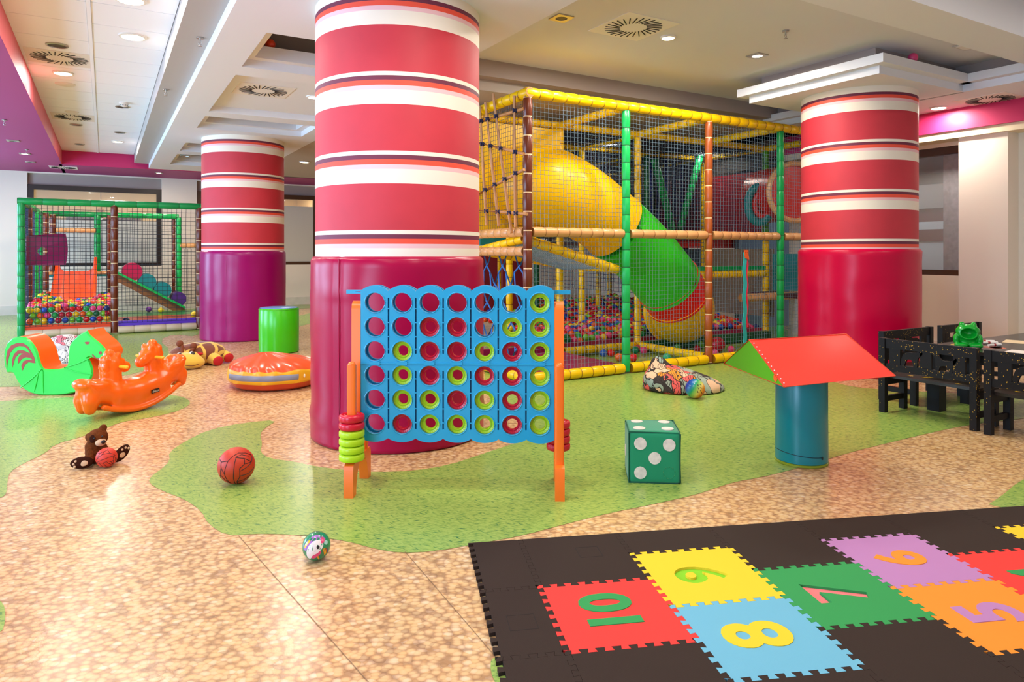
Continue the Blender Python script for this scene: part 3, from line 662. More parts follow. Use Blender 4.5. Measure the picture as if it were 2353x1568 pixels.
# yellow wall panel and tube slide
def rc2(x0,x1,z0,z1): return [(x0,z0),(x1,z0),(x1,z1),(x0,z1)]
k=MB(); k.prism([rc2(3.3,5.0,1.62,2.92),circle(4.46,2.18,.50,40)],-.02,.02,xf=lambda x,y,z:(x,GY[1]-.05+z,y)); k.build('slide_panel',vy,G,smooth=30)
path=catmull([(4.46,7.36,2.18),(4.47,7.12,2.18),(4.64,6.84,2.11),(5.1,6.72,1.87),(5.74,6.72,1.46),(6.30,6.76,1.0),(6.60,6.83,.72),(6.86,7.02,.55),(6.97,7.35,.50)],10)
cum=[0]
for a,b in zip(path,path[1:]): cum.append(cum[-1]+(b-a).length)
TL=cum[-1]
SL=bpy.data.objects.new('tube_slide',None); C.objects.link(SL); SL.parent=G
def tubesec(f0,f1,mat,nm,r=.425):
    idx=[i for i,c in enumerate(cum) if f0*TL-.04<=c<=f1*TL+.04]; seg=path[idx[0]:idx[-1]+1]; t=MB()
    n=36; rad=[(r+.075*max(0,1-cum[idx[0]+i]/TL/.33))+(.012 if i in (0,len(seg)-1) else 0) for i in range(len(seg))]
    t.tube(seg,r,n,cap=False,rad=rad); t.tube(seg,r-.02,n,cap=False,rad=[q-.025 for q in rad]); t.build(nm,mat,SL,smooth=60)
tubesec(0,.40,tubey,'slide_section'); tubesec(.40,.715,tubeg,'slide_section'); tubesec(.715,.78,tuber,'slide_section'); tubesec(.78,1,tubey,'slide_section')
# pads, drums and panels deeper inside
k=MB(); k.box(3.82,5.0,6.14,7.28,.02,.1); k.build('floor_pad',purple,G,smooth=0)
k=MB(); k.box(3.82,9,7.42,7.5,.02,.17); k.build('pit_border',purple,G,smooth=0)
k=MB(); k.box(6.4,7.6,7.2,7.3,.02,.14); k.box(7.7,8.9,7.2,7.3,.02,.14); k.build('pit_border',dkgreen,G,smooth=0)
k=MB(); k.box(6.35,10.3,8.75,11.2,1.46,1.54); k.build('deck',M('brown_deck','#4a2c1c',.6),G,smooth=0)
k=MB(); k.box(6.35,10.3,8.68,8.75,1.44,1.6); k.build('deck_edge',red,G,smooth=0)
k=MB(); k.box(9.02,9.07,7.4,9.95,1.62,2.66); k.build('back_panel',dkred,G,smooth=0)
k=MB(); k.box(9.02,9.07,7.4,9.95,2.7,2.95); k.build('back_panel',M('smoke_panel','#3a3432',.6),G,smooth=0)
k=MB(); k.box(9.02,9.07,7.27,8.6,.35,1.42); k.build('back_panel',M('taupe_panel','#7d6d5c',.6),G,smooth=0)
k=MB(); k.box(9.02,9.07,8.65,9.95,.35,1.42); k.build('back_panel',M('slate_panel','#3a4a50',.5),G,smooth=0)
k=MB(); k.box(6.4,9.0,9.99,10.03,1.62,2.5); k.build('back_panel',M('umber_panel','#463428',.6),G,smooth=0)
k=MB(); k.box(9.0,9.05,6.1,7.25,.78,1.34); k.build('side_panel',teal,G,smooth=0)
for x0,x1,z0,z1,mt in ((3.9,4.9,.3,1.5,dkred),(5.15,5.6,.3,1.5,dkred),(5.7,6.2,.35,1.5,dkred)):
    k=MB(); k.box(x0,x1,9.98,10.04,z0,z1); k.build('back_panel',mt,G,smooth=0)
k=MB(); k.box(8.5,9.0,6.1,7.25,.70,.76); k.build('deck',M('plum_pad','#4a2230',.5),G,smooth=0)
a,b=atY(1503,365,8.5),atY(1545,528,8.5); beam(b,a,vg,vgd,.06); a,b=atY(1613,342,8.5),atY(1562,528,8.5); beam(b,a,vg,vgd,.06)
for i in range(7):
    a=atY(1495+i*18,430+(i%2)*12,9.2); k=MB(); k.cyl(a+Vector((0,0,-.45)),a+Vector((0,0,.5)),.035,n=10); k.build('hanging_strap',[navy,M('dark_blue_strap','#1c3a6e',.6)][i%2],G)
c0=atX(1795,445,8.7); k=MB(); k.cyl(c0+Vector((-.02,-.25,0)),c0+Vector((.25,.5,0)),.42,n=36); k.build('tunnel_drum',red,G)
k=MB(); k.tube([c0+Vector((-.02+.42*math.cos(t)*.95,-.26+.42*math.cos(t)*-.34,.42*math.sin(t))) for t in [2*PI*i/32 for i in range(32)]],.04,8,closed=True); k.build('drum_rim',vtan,G)
c1=atX(1745,470,8.45); k=MB(); k.tube([c1+Vector((.13*math.cos(t),-.1*math.cos(t),.27*math.sin(t))) for t in [2*PI*i/28 for i in range(28)]],.06,10,closed=True); k.build('ring_pad',teal,G)
k=MB(); k.tube([c1+Vector((.03+.09*math.cos(t),-.03-.07*math.cos(t),.18*math.sin(t))) for t in [2*PI*i/28 for i in range(28)]],.04,10,closed=True); k.build('ring_pad',red,G)
k=MB(); a=atY(1665,652,9.3); k.cyl(a,a+Vector((.75,0,0)),.2,n=24); k.build('roller',M('olive_roller','#5c7018',.4),G)
k=MB(); a=atY(1712,645,9.0); k.sphere(a,.2,24,16); k.build('punch_ball',M('wine_pad','#6d1736',.35),G)
for px,py,mt in ((1545,620,dkgreen),(1568,600,dkred)):
    a=atY(px,py,9.6); k=MB(); k.cyl(a+Vector((0,0,-.3)),a+Vector((0,0,.3)),.12,n=16); k.build('hanging_bag',mt,G)
k=MB(); a=atY(1118,560,8.9); k.box(a.x-.1,a.x+.75,8.9,8.96,1.36,1.62); k.build('back_panel',teal,G,smooth=0)
# ribbon panel hung on the front net
k=MB(); a=atY(1714,575,6.0); x0=a.x
def ribbon(mat,dx,w,z0,z1,ph,nm):
    k=MB(); rs=[]
    for i in range(25):
        z=z0+(z1-z0)*i/24; q=.012*math.sin(i*.9+ph); rs.append([(x0+dx+q,6.0,z),(x0+dx+q+w,5.995,z),(x0+dx+q+w,6.005,z),(x0+dx+q,6.01,z)])
    k.rings(rs); k.build(nm,mat,G,smooth=60)
ribbon(M('aqua_ribbon','#2fb7b4',.4),-.045,.05,.05+.17,1.36,0,'ribbon'); ribbon(M('coral_ribbon','#e23b52',.4),.012,.02,.42,1.3,1.2,'ribbon')
k=MB(); k.prism([[(x0-.04,1.39),(x0+.03,1.39),(x0+.03,1.33),(x0+.045,1.27),(x0-.02,1.285),(x0-.035,1.33)],circle(x0-.018,1.36,.008,8),circle(x0+.012,1.36,.008,8)],0,.01,xf=lambda x,y,z:(x,5.985+z,y)); k.build('clip_panel',M('orange_felt','#f0662a',.6),G,smooth=0)
# ------------------------------------------------------------------ ball pool frame at the back
B=thing('ball_pool_frame','low green ball pool frame with nets in front of the back window','play frame',(0,0,0))
BX=[-1.13,.14,1.44,2.72]; BY=[13.3,14.6,15.9,17.2]; BT=2.15
bb=dict(par=B)
for x,mm,tt in ((BX[0],vg,vgd),(BX[1],vbr,vbt),(BX[2],vbr,vbt),(BX[3],vg,vgd)): post(x,BY[0],BT,mm,tt,.052,**bb)
for y,mm,tt in ((BY[1],vbr,vbt),(BY[2],vgl,vgd),(BY[3],vg,vgd)): post(BX[0],y,BT,mm,tt,.05,**bb)
post(-1.0,16.5,BT,vbr,vbt,.05,**bb); post(-.92,17.1,BT,vbr,vbt,.055,z0=.95,**bb); post(-.13,17.1,BT,vg,vgd,.06,z0=.95,**bb); post(BX[1],BY[3],BT,vgl,vgd,.035,**bb); post(BX[1]-.06,BY[3]-.3,BT,vbr,vbt,.03,**bb)
post(BX[2],BY[3],BT,vgl,vgd,.055,**bb); post(BX[2]-.1,BY[3]+.05,BT,vbr,vbt,.03,**bb)
for i in range(3): beam((BX[i]-(.05 if i==0 else 0),BY[0],BT+.02),(BX[i+1],BY[0],BT+.02),vg,vgd,.055,seg=.3,**bb)
for i in range(2): beam((BX[i],BY[3],BT+.02),(BX[i+1],BY[3],BT+.02),vgl if i else vg,vgd,.055,seg=.3,**bb)
beam((BX[2],BY[3],1.52),(BX[3]+.3,BY[3],1.52),vtan,vtd,.05,**bb)
for j in range(3): beam((BX[0],BY[j],BT+.02),(BX[0],BY[j+1],BT+.02),vg,vgd,.05,seg=.3,**bb)
cream_v=M('cream_vinyl','#d8c3a2',.35); ctie=M('cream_seam','#b7a07c',.5)
for i in range(3): beam((BX[i]+.05,BY[0],.07),(BX[i+1]-.05,BY[0],.07),cream_v,ctie,.06,seg=.22,**bb)
beam((-1.08,17.05,.92),(.1,17.05,.92),vtan,vtd,.05,**bb); beam((-.86,17.05,1.83),(-.16,17.05,1.83),vtan,vtd,.05,**bb)
k=MB(); k.box(-1.08,.1,17.0,17.6,.86,.9); k.build('platform',teal,B,smooth=0)
k=MB(); k.box(BX[0]+.05,BX[1]-.05,BY[0]+.0,BY[0]+.1,.13,.2); k.build('pit_border',M('orange_red_pad','#e0431c',.35),B,smooth=0)
k=MB(); k.box(BX[1]+.06,BX[3],BY[0]+.0,BY[0]+.1,.13,.21); k.build('pit_border',M('violet_pad','#5b35b8',.35),B,smooth=0)
for i in range(3):
    net('net',(BX[i]+.04,BY[0]+.0,.18),(1,0,0),(0,0,1),1.2,BT-.2,.075,.0042,netk,B,seed=60+i)
for j in range(3): net('net',(BX[0],BY[j]+.04,.1),(0,1,0),(0,0,1),1.22,BT-.12,.075,.004,netl,B,seed=70+j)
for i in range(2): net('net',(BX[i]+.04,BY[3]+.03,.2),(1,0,0),(0,0,1),1.2,BT-.22,.075,.005,netk,B,seed=80+i)
net('net',(BX[2]+.04,BY[3]+.03,.2),(1,0,0),(0,0,1),1.25,1.25,.075,.004,netk,B,seed=88)
k=MB(); n=16
cl=[]
for i in range(n+1):
    s=i/n; cl.append((-1.07+.52*s,13.42+.10*math.sin(s*2.4)))
xfm=lambda x,y,z:(lambda s:(-1.07+.52*s,13.40+.12*s*s+z,y))((x+1.07)/.52)
sq=[(-1.07+.52*i/12,1.63+.045*i/12) for i in range(13)]+[(-.55+.03*math.sin(PI*j/8),1.675-.53*j/8) for j in range(1,8)]+[(-1.07+.52*i/12,1.16-.01*i/12) for i in range(12,-1,-1)]
k.prism([sq,circle(-.86,1.38,.065,20)],0,.012,xf=xfm); k.build('peephole_panel',M('plum_vinyl','#8a1155',.35),B,smooth=40)
so=M('slide_orange','#f4490e',.25)
k=MB(); rs=[]
for i in range(25):
    s=i/24; y=17.02-1.85*s; z=.98-.58*(s*1.05 if s<.9 else .945+(s-.9)*.35); lip=.13+.16*max(0,1-s/.13); w=.365
    sec=[(-w,z+lip),(-w+.05,z+lip+.0),(-w+.085,z+.05),(-w+.15,z),(0,z-.008),(w-.15,z),(w-.085,z+.05),(w-.05,z+lip),(w,z+lip),(w+.0,z-.05),(-w,z-.05)]
    rs.append([(-.5+a,y,b) for a,b in sec])
k.rings(rs); k.build('slide_chute',so,B,smooth=50)
k=MB(); xfr=lambda x,y,z:(x,z,y)
k.prism([[(.2,.95),(1.5,.16),(1.5,.06),(1.35,.06),(.2,.78)]],16.45,17.1,xf=xfr); k.build('ramp',M('wood_ramp','#8a5a34',.5),B,smooth=0)
k=MB(); k.prism([[(.2,.99),(1.5,.2),(1.5,.15),(.2,.94)]],16.4,16.46,xf=xfr); k.build('ramp_edge',vgl,B,smooth=0)
for x,z,mt,r in ((.50,1.02,M('magenta_roller','#b01347',.35),.19),(.78,.80,teal,.17),(1.07,.62,teal,.17),(1.38,.42,M('purple_roller','#4a2478',.4),.15)):
    k=MB(); k.cyl((x,16.47,z-.06),(x,17.05,z-.06),r,n=28); k.build('roller',mt,B)
cols=['#6a2a1e','#a8351f','#2f7d3a','#5d3a22']
for i,(y0,y1) in enumerate(((13.42,14.35),(14.36,15.2),(15.21,16.3))):
    k=MB(); k.box(.22,2.0,y0,y1,.02,.13); o=k.build('foam_mat',M('glossy_mat_%d'%i,cols[i],.22),smooth=0); tag(o,['brown foam mat just behind the violet edge of the ball pool frame','rust red foam mat in the middle of the ball pool frame','green foam mat under the roller ramp of the ball pool frame'][i],'mat')
k=MB(); k.box(2.02,2.7,13.42,14.3,.02,.13); tag(k.build('foam_mat',M('glossy_mat_o','#e0701a',.22),smooth=0),'orange foam mat at the end of the ball pool frame by the far column','mat')
k=MB(); k.box(2.02,2.7,14.32,16.3,.02,.13); tag(k.build('foam_mat',M('glossy_mat_y','#d8c21c',.22),smooth=0),'yellow foam mat behind the orange one beside the far column','mat')
# ------------------------------------------------------------------ pool balls
BC=[('red','#d3141c',5),('orange','#ef5a1a',2),('yellow','#f2c61a',3),('green','#12a04a',1.5),('lime green','#7cc22a',1.2),('dark green','#0a6a3c',1),('blue','#1f4fb5',2.2),('navy','#20306f',.8),('pink','#e8447e',2),('cherry','#b50f2c',1.6)]
bm_={}
for nme,hx,w in BC:
    k=MB(); k.sphere((0,0,0),.0475,16,10); bm_[nme]=k.mesh('ball',M('ball_'+nme.replace(' ','_'),hx,.22,spec=.5),smooth=180)
names=[c[0] for c in BC]; wts=[c[2] for c in BC]; rb=random.Random(11); balls=[]
for r_ in range(3):
    for i in range(12): balls.append((-1.03+.0965*i+rb.uniform(-.002,.002)+(.047 if r_%2 else 0)*(i<11),BY[0]+.12+rb.uniform(0,.006),.255+.088*r_,'L'))
y=BY[0]+.225; row=0
while y<16.6:
    for i in range(13):
        x=-1.04+.0965*i+(.045 if row%2 else 0)
        if x>.07 or (abs(x+.5)<.4 and y>15.15): continue
        zt=.455+.010*(y-13.3)+.05*noise.noise(Vector((x*1.7,y*1.7,3)))+(.03 if x<-.7 else 0)*min(1,(y-13.4)/1.2)
        balls.append((x+rb.uniform(-.003,.003),y+rb.uniform(-.003,.003),zt+rb.uniform(-.02,.025),'L'))
    y+=.092; row+=1
y=GY[1]+.21; row=0
while y<11.2:
    x=5.02+(.05 if row%2 else 0)
    while x<9.0:
        zt=.19+.075*(y-7.5)+.06*noise.noise(Vector((x*1.3,y*1.3,1)))
        inside=min((Vector((x,y,zt))-p).length for p in path[-14:])
        if inside>.5 and math.hypot(x-GX[1],y-GY[1])>.12: balls.append((x+rb.uniform(-.003,.003),y+rb.uniform(-.003,.003),zt+rb.uniform(-.015,.025),'R'))
        x+=.099
    y+=.099; row+=1
def dep(b): return b[0]*FW[0]+b[1]*FW[1]
def vis(b):
    D=dep(b); x=CXP+FPX*(b[0]*RT[0]+b[1]*RT[1])/D
    return not (1850<x or 1114>x>722) 
balls=[b for b in balls if vis(b)]
order=sorted(range(len(balls)),key=lambda i:dep(balls[i])*(1.0 if balls[i][3]=='R' else .76)); near=set(order[:285])
rest={'L':[], 'R':[]}
where={'L':'ball in the pool under the orange slide','R':'ball in the pit beside the tube slide'}
grp={'L':'balls in the pool under the orange slide','R':'balls in the pit beside the tube slide'}
for i,b in enumerate(balls):
    cn=rb.choices(names,wts)[0]
    if i in near:
        o=bpy.data.objects.new('play_ball',bm_[cn]); C.objects.link(o); o.location=b[:3]
        tag(o,'%s plastic %s'%(cn,where[b[3]]),'ball',grp[b[3]])
    else: rest[b[3]].append((b,cn))
for k_ in 'LR':
    if not rest[k_]: continue
    k=MB()
    for b,cn in rest[k_]: k.sphere(b[:3],.0475,10,7,mi=names.index(cn))
    o=k.build('play_balls',[MATS['ball_'+n.replace(' ','_')] for n in names],smooth=180); tag(o,{'L':'the farther mixed colour balls heaped in the pool under the orange slide','R':'the farther mixed colour balls heaped in the pit behind the tube slide'}[k_],'balls',kind='stuff')
def loose(px,py,hx,label,r=.05,z=None,base=.0,nx=0,ny=0):
    p=onfloor(px,py,base)+Vector((nx,ny,0)); k=MB(); k.sphere((0,0,0),r,20,14); o=k.build('play_ball' if r<.06 else 'toy_ball',M('loose_'+hx[1:],hx,.22),smooth=180); o.location=(p.x+r*FW[0]*.9,p.y+r*FW[1]*.9,base+r+.0015); tag(o,label,'ball'); return o
loose(1653,812,'#c4102a','large red ball resting behind the rust coloured post',.105)
loose(1481,812,'#e54378','pink ball on the floor inside the frame, beside a dark green one',nx=-.09,ny=-.10)
loose(1460,811,'#0a7a4e','dark green ball on the floor beside the pink one inside the frame',nx=-.09,ny=-.12); loose(1468,806,'#b5122a','cherry red ball just behind the dark green one on the frame floor',nx=-.10,ny=-.12)
loose(1457,833,'#d5161c','red ball on the floor close to the bright green post'); loose(1423,832,'#e8641c','orange ball by the purple pad in the climbing frame')
loose(1405,822,'#cf1a20','red ball beside a blue one near the purple pad'); loose(1388,822,'#2a55b0','blue ball beside the red one near the purple pad')
loose(1604,812,'#b8141e','red ball on the frame floor left of the rust coloured post'); loose(1612,802,'#6ab43a','lime green ball behind the red one by the rust coloured post')
loose(1545,806,'#4fa548','green ball under the elbow of the tube slide',nx=.0,ny=-.12); loose(1534,832,'#20a878','mint green ball behind the patterned beanbag')
loose(1645,822,'#e75a8a','pink ball in front of the large red ball'); loose(1682,813,'#e2406f','pink ball between the large red ball and the red foam roof')
loose(287,747,'#18244f','dark blue ball on the mat beside the brown post',.055,base=.13,ny=.16); loose(339,718,'#6b2c8c','purple ball lying near the roller ramp',.055,base=.13); loose(367,720,'#e8d020','yellow ball lying near the foot of the roller ramp',.055,base=.13); loose(443,731,'#f0cd20','yellow ball on the mat beside the far striped column',.06,base=.13)
# ------------------------------------------------------------------ foam puzzle floor
def foam(name,hx): 
    m=M(name,hx,.8,bump=.0,spec=.2); nt=m.node_tree
    if 'w' not in [n.name for n in nt.nodes]:
        w=N(nt,'ShaderNodeTexWave'); w.name='w'; w.inputs['Scale'].default_value=95; w.inputs['Distortion'].default_value=1
        tc=N(nt,'ShaderNodeTexCoord'); nt.links.new(tc.outputs['Object'],w.inputs['Vector']); bp=N(nt,'ShaderNodeBump'); bp.inputs['Strength'].default_value=.25; bp.inputs['Distance'].default_value=.002
        nt.links.new(w.outputs['Fac'],bp.inputs['Height']); nt.links.new(bp.outputs['Normal'],nt.nodes['Principled BSDF'].inputs['Normal'])
    return m
f_blk=foam('foam_brown_black','#33261f'); f_red=foam('foam_red','#ea3f38'); f_yel=foam('foam_yellow','#f1c92f'); f_blu=foam('foam_sky','#6db2ca'); f_grn=foam('foam_green','#359650'); f_mau=foam('foam_mauve','#b881b4'); f_org=foam('foam_orange','#f3902f'); f_lim=foam('foam_lime','#86cf2b'); f_sal=foam('foam_salmon','#f37f80')
MO=(1.501,2.33); MU=(.9315,-.3637); MV=(-.3637,-.9315); PT=.463; HT=PT/2; TP=PT/8
def mw(u,v): return (MO[0]+MU[0]*u+MV[0]*v, MO[1]+MU[1]*u+MV[1]*v)
def edge(a,b,c,horizontal,flat=False,gap=.0006):
    """points from a to b along an edge at constant c, toothed on the shared grid"""
    sgn=1 if b>a else -1; pts=[]
    lo_=0
    if flat: return [(a,c)] if horizontal else [(c,a)]
    lo,hi=min(a,b),max(a,b); k0=round(lo/TP); k1=round(hi/TP); am=.011
    for k in range(k0,k1):
        for x,o in ((.29,-am),(.2,am),(.8,am),(.71,-am)): pts.append(((k+x)*TP,c+o))
    pts=[(lo,c-am)]+pts if True else pts
    if sgn<0:
        pts=pts[::-1]
    return pts if horizontal else [(q,p) for p,q in pts]
def tile(u0,u1,v0,v1,mat,label,digit=None,dmat=None,hole=False,flat=(0,0,0,0),size=.29):
    # order: far edge (v0) u0->u1, right edge (u1) v0->v1, near edge (v1) u1->u0, left edge (u0) v1->v0
    o=edge(u0,u1,v0,True,flat[0])+edge(v0,v1,u1,False,flat[1])+edge(u1,u0,v1,True,flat[2])+edge(v1,v0,u0,False,flat[3]); o=inset(o,.0009)
    cu,cv=(u0+u1)/2,(v0+v1)/2; cx,cy=mw(cu,cv)
    loc=lambda p:(mw(*p)[0]-cx,mw(*p)[1]-cy)
    t=thing('foam_tile',label,'foam tile',(cx,cy,.0016)); loops=[[loc(p) for p in o]]; dl=[]
    if digit:
        for g in text_loops(digit,size,.009): dl.append([[loc((cu-y,cv-x)) for x,y in l] for l in g])
    m=MB(); h=.013
    if hole:
        L=list(loops); isl=[]
        for g in dl: L.append(g[0]); isl+=g[1:]
        m.prism(L,0,h)
        for i in isl: m.prism([i],0,h)
        m.build('base',mat,t,smooth=0)
        k=MB(); s=PT*.4; k.prism([[loc((cu+a*s,cv+b*s)) for a,b in ((-1,-1),(1,-1),(1,1),(-1,1))]],.0,.003); k.build('inlay',dmat,t,smooth=0)
    else:
        m.prism(loops,0,h); m.build('base',mat,t,smooth=0)
        if dl:
            k=MB()
            for g in dl: k.prism(g,h-.002,h+.0022)
            k.build('numeral',dmat,t,smooth=0)
    return t
tile(0,PT,0,PT,f_red,'red foam tile with the green numeral 10','10',f_grn,size=.27)
tile(PT,2*PT,-HT,HT,f_yel,'yellow foam tile with a cut out 9 showing lime green','9',f_lim,True)
tile(PT,2*PT,HT,HT+PT,f_blu,'sky blue foam tile with the yellow numeral 8','8',f_yel,size=.33)
tile(2*PT,3*PT,0,PT,f_grn,'green foam tile with a cut out 7 showing salmon pink','7',f_sal,True,size=.3)
tile(3*PT,4*PT,-HT,HT,f_mau,'mauve foam tile with the orange numeral 6','6',f_org)
tile(3*PT,4*PT,HT,HT+PT,f_org,'orange foam tile with the mauve numeral 5','5',f_mau,size=.31)
tile(4*PT,5*PT,0,PT,f_red,'red foam tile with a green numeral cut by the picture edge','4',f_grn)
tile(5*PT,6*PT,-HT,HT,f_yel,'yellow foam tile cut by the picture edge, behind the red one')
bl=[(-HT,0,-PT,0,'corner piece by the pebble floor, at the far toothed corner',(1,0,0,0)),(-HT,0,0,PT,'half piece beside the red tile numbered 10',0),(-HT,0,PT,2*PT,'half piece beside the little grass patch at the picture bottom',0),
 (0,PT,-PT,0,'piece directly beyond the red tile numbered 10',(1,0,0,0)),(0,PT,PT,2*PT,'piece on the near side of the red tile numbered 10',0),
 (PT,2*PT,-PT,-HT,'strip beyond the yellow tile with the cut out 9',(1,0,0,0)),(PT,2*PT,HT+PT,HT+2*PT,'piece on the near side of the blue tile numbered 8',0),
 (2*PT,3*PT,-PT,0,'piece directly beyond the green tile with the cut out 7',(1,0,0,0)),(2*PT,3*PT,PT,2*PT,'piece on the near side of the green tile numbered 7',0),(2*PT,3*PT,2*PT,3*PT,'piece at the bottom edge between blue and orange tiles',0),
 (3*PT,4*PT,-PT,-HT,'strip beyond the mauve tile numbered 6',(1,0,0,0)),(3*PT,4*PT,HT+PT,HT+2*PT,'piece on the near side of the orange tile numbered 5',0),
 (4*PT,5*PT,-PT,0,'piece directly beyond the red tile cut by the picture edge',(1,0,0,0)),(5*PT,6*PT,-PT,-HT,'strip beyond the yellow tile cut by the picture edge',(1,0,0,0))]
for a,b,c,d,lab,fl_ in bl:
    t=tile(a,b,c,d,f_blk,'brown black foam mat '+lab,flat=fl_ or (0,0,0,0))
    t['category']='foam mat'
    if lab.startswith(('piece directly beyond the red tile numbered','half piece beside the red tile')):
        k=MB(); q=[loc_ for loc_ in ()]; sx,sy=((.05,-.05) if lab.startswith('piece') else (0,.02)); cu,cv=sx,sy
        F=lambda r:[(MU[0]*(cu+a*r)+MV[0]*(cv+b_*r),MU[1]*(cu+a*r)+MV[1]*(cv+b_*r)) for a,b_ in ((-1,-1),(1,-1),(1,1),(-1,1))]
        k.prism([F(.052),F(.0495)],.012,.0134); k.build('square_cut',M('cut_line','#120d0a',.9),t,smooth=0)
# little square inlays in two black mats
# ------------------------------------------------------------------ four in a row game
blue=M('game_blue','#1f9ecb',.28); orange=M('game_orange','#f9741a',.35); limem=M('ring_lime','#b5d916',.35); redm=M('ring_red','#d10f2c',.3)
ga=math.atan2(-.5425,.84); GL=(1.75,3.585)
T=thing('four_in_a_row_game','giant blue four in a row frame on orange legs','game',(GL[0],GL[1],0),ga)
zrow=lambda r:1.067-.1385*r; ucol=lambda c:(c-3)*.157
def scal(z,a,s,x0,x1): 
    n=84; return [(x0+(x1-x0)*i/n, z+s*a*abs(math.sin(PI*7*i/n))**.7) for i in range(n+1)]
out=scal(1.132,.034,1,-.553,.553)+scal(.293,.022,-1,-.553,.553)[::-1]
slots=[]
for c in range(6):
    u=(ucol(c)+ucol(c+1))/2
    slots+= [rrect(u-.0045,u+.0045,.775,1.095,.004,2),rrect(u-.0045,u+.0045,.345,.68,.004,2)]
hol=[circle(ucol(c),zrow(r),.0565,26) for r in range(6) for c in range(7)]
xfy=lambda x,y,z:(x,z,y)
for y0,y1 in ((-.042,-.022),(.022,.042)):
    m=MB(); m.prism([out]+hol+(slots if y0<0 else []),y0,y1,xf=xfy); m.build('board',blue,T,smooth=35)
m=MB(); m.prism([[(p[0]*.985,.7+(p[1]-.7)*.985) for p in out]]+[circle(ucol(c),zrow(r),.0712,28) for r in range(6) for c in range(7)],-.021,.021,xf=xfy); m.build('board_core',M('game_deep_blue','#167fae',.35),T,smooth=35)
m=MB()
for r in range(6):
    for c in range(7):
        m.tube([(ucol(c)+.059*math.cos(2*PI*i/26),-.042,zrow(r)+.059*math.sin(2*PI*i/26)) for i in range(26)],.0035,6,closed=True)
m.build('hole_rim',blue,T)
m=MB(); m.box(-.55,.55,-.0465,-.042,.716,.724)
for c in range(7): m.box(ucol(c)-.03,ucol(c)+.03,-.049,-.042,.712,.73)
m.build('hinge_strip',blue,T,smooth=0)
m=MB()
for c in range(6):
    u=(ucol(c)+ucol(c+1))/2
    for z in (.80,.87,.95,1.03,.38,.46,.55,.63): m.box(u-.006,u+.006,-.0435,-.03,z,z+.006)
m.build('slot_bridges',blue,T,smooth=0)
for s in (-1,1):
    a_,b_=min(s*.548,s*.645),max(s*.548,s*.645); m=MB(); m.prism([[(a_,1.116),(b_,1.116),(b_,1.124),(b_-(b_-a_)*.5*(1 if s<0 else 0),1.128),(b_,1.131),(b_,1.139),(a_,1.139),(a_,1.128)]],-.012,.008,xf=xfy); m.build('release_bar',blue,T,smooth=0)
half=[(-.20,0),(-.135,0),(-.128,.05),(-.105,.11),(-.06,.155),(0,.165)]
leg=half+[(-x,y) for x,y in half[::-1][1:]]+[(.20,.15),(.19,.175),(.17,.184),(.054,.186),(.050,.24),(.045,.3),(.043,1.03),(.035,1.055),(.018,1.07),(0,1.075)]
leg+= [(-x,y) for x,y in leg[len(half)*2-1:][::-1][1:]]
for s in (-1,1):
    m=MB(); u=s*.58; m.prism([leg],u-.026,u+.026,xf=lambda x,y,z:(z,x,y))
    m.build('leg',orange,T,smooth=40)
    for v in (-.13,.13):
        k=MB(); k.prism([rrect(-.024,.024,-.02,.02,.008,3)],.17,.725,xf=lambda x,y,z,u=u,v=v:(u+x,v+y,z)); k.sphere((u,v,.725),.021,12,8,(1.1,1,.9)); k.build('ring_post',orange,T,smooth=40)
ringm={}
def ringmesh(mat):
    m=MB(); n=36; R,r,h=.0665,.031,.0185
    prof=[(r,-h*.75),(r+.004,-h),(r+.012,-h*.8),(R-.012,-h),(R-.003,-h*.8),(R,-h*.5),(R,h*.5),(R-.003,h*.8),(R-.012,h),(r+.012,h*.8),(r+.004,h),(r,h*.75)]
    rs=[[(a*math.cos(2*PI*i/n),a*math.sin(2*PI*i/n),z) for i in range(n)] for a,z in prof]
    m.rings(rs,closed=True); 
    for i in range(24):
        a=2*PI*i/24
        for s in (-1,1): m.bar((.046*math.cos(a),.046*math.sin(a),s*h*.86),(.053*math.cos(a+.05),.053*math.sin(a+.05),s*h*.86),.003,.004)
    return m.mesh('ring',mat)
ringm={'lime':ringmesh(limem),'red':ringmesh(redm)}
nums=['first','second','third','fourth','fifth','sixth','seventh']
def w2(u,v): c,s=math.cos(ga),math.sin(ga); return (GL[0]+c*u-s*v,GL[1]+s*u+c*v)
board=["......L","..RR.LL",".LRRLRL",".LRLRRL",".LLRLRL",".RLLLRL"]
for r in range(6):
    for c in range(7):
        ch=board[r][c]
        if ch=='.': continue
        cn='lime' if ch=='L' else 'red'
        o=bpy.data.objects.new('game_ring',ringm[cn]); C.objects.link(o); x,y=w2(ucol(c),0); o.location=(x,y,zrow(r)-.0006); o.rotation_euler=(PI/2,0,ga)
        col=['end column by the near ring stack','second','third','middle','fifth','sixth','last'][c]
        tag(o,'%s ring in the blue game board, %s row from the top, %s column'%(cn,nums[r],col),'ring','rings slotted in the game board')
def stack(u,v,seq,z0,where):
    n=len(seq); names_={0:'lowest'}
    for i,cn in enumerate(seq):
        o=bpy.data.objects.new('game_ring',ringm[cn]); C.objects.link(o); x,y=w2(u,v); o.location=(x,y,z0+.0435*i+.02); o.scale=(1.06,1.06,1.13); o.rotation_euler=(0,0,.7*i)
        lab='%s ring, %s from the bottom of the stack on the %s'%(cn,nums[i],where) if 0<i<n-1 else '%s ring at the %s of the stack on the %s'%(cn,'top' if i else 'bottom',where)
        tag(o,lab,'ring','rings stacked on the leg posts')
stack(-.58,-.13,['lime']*4+['red']*2,.192,'front orange post'); stack(.58,.13,['red']*4,.192,'rear orange post')
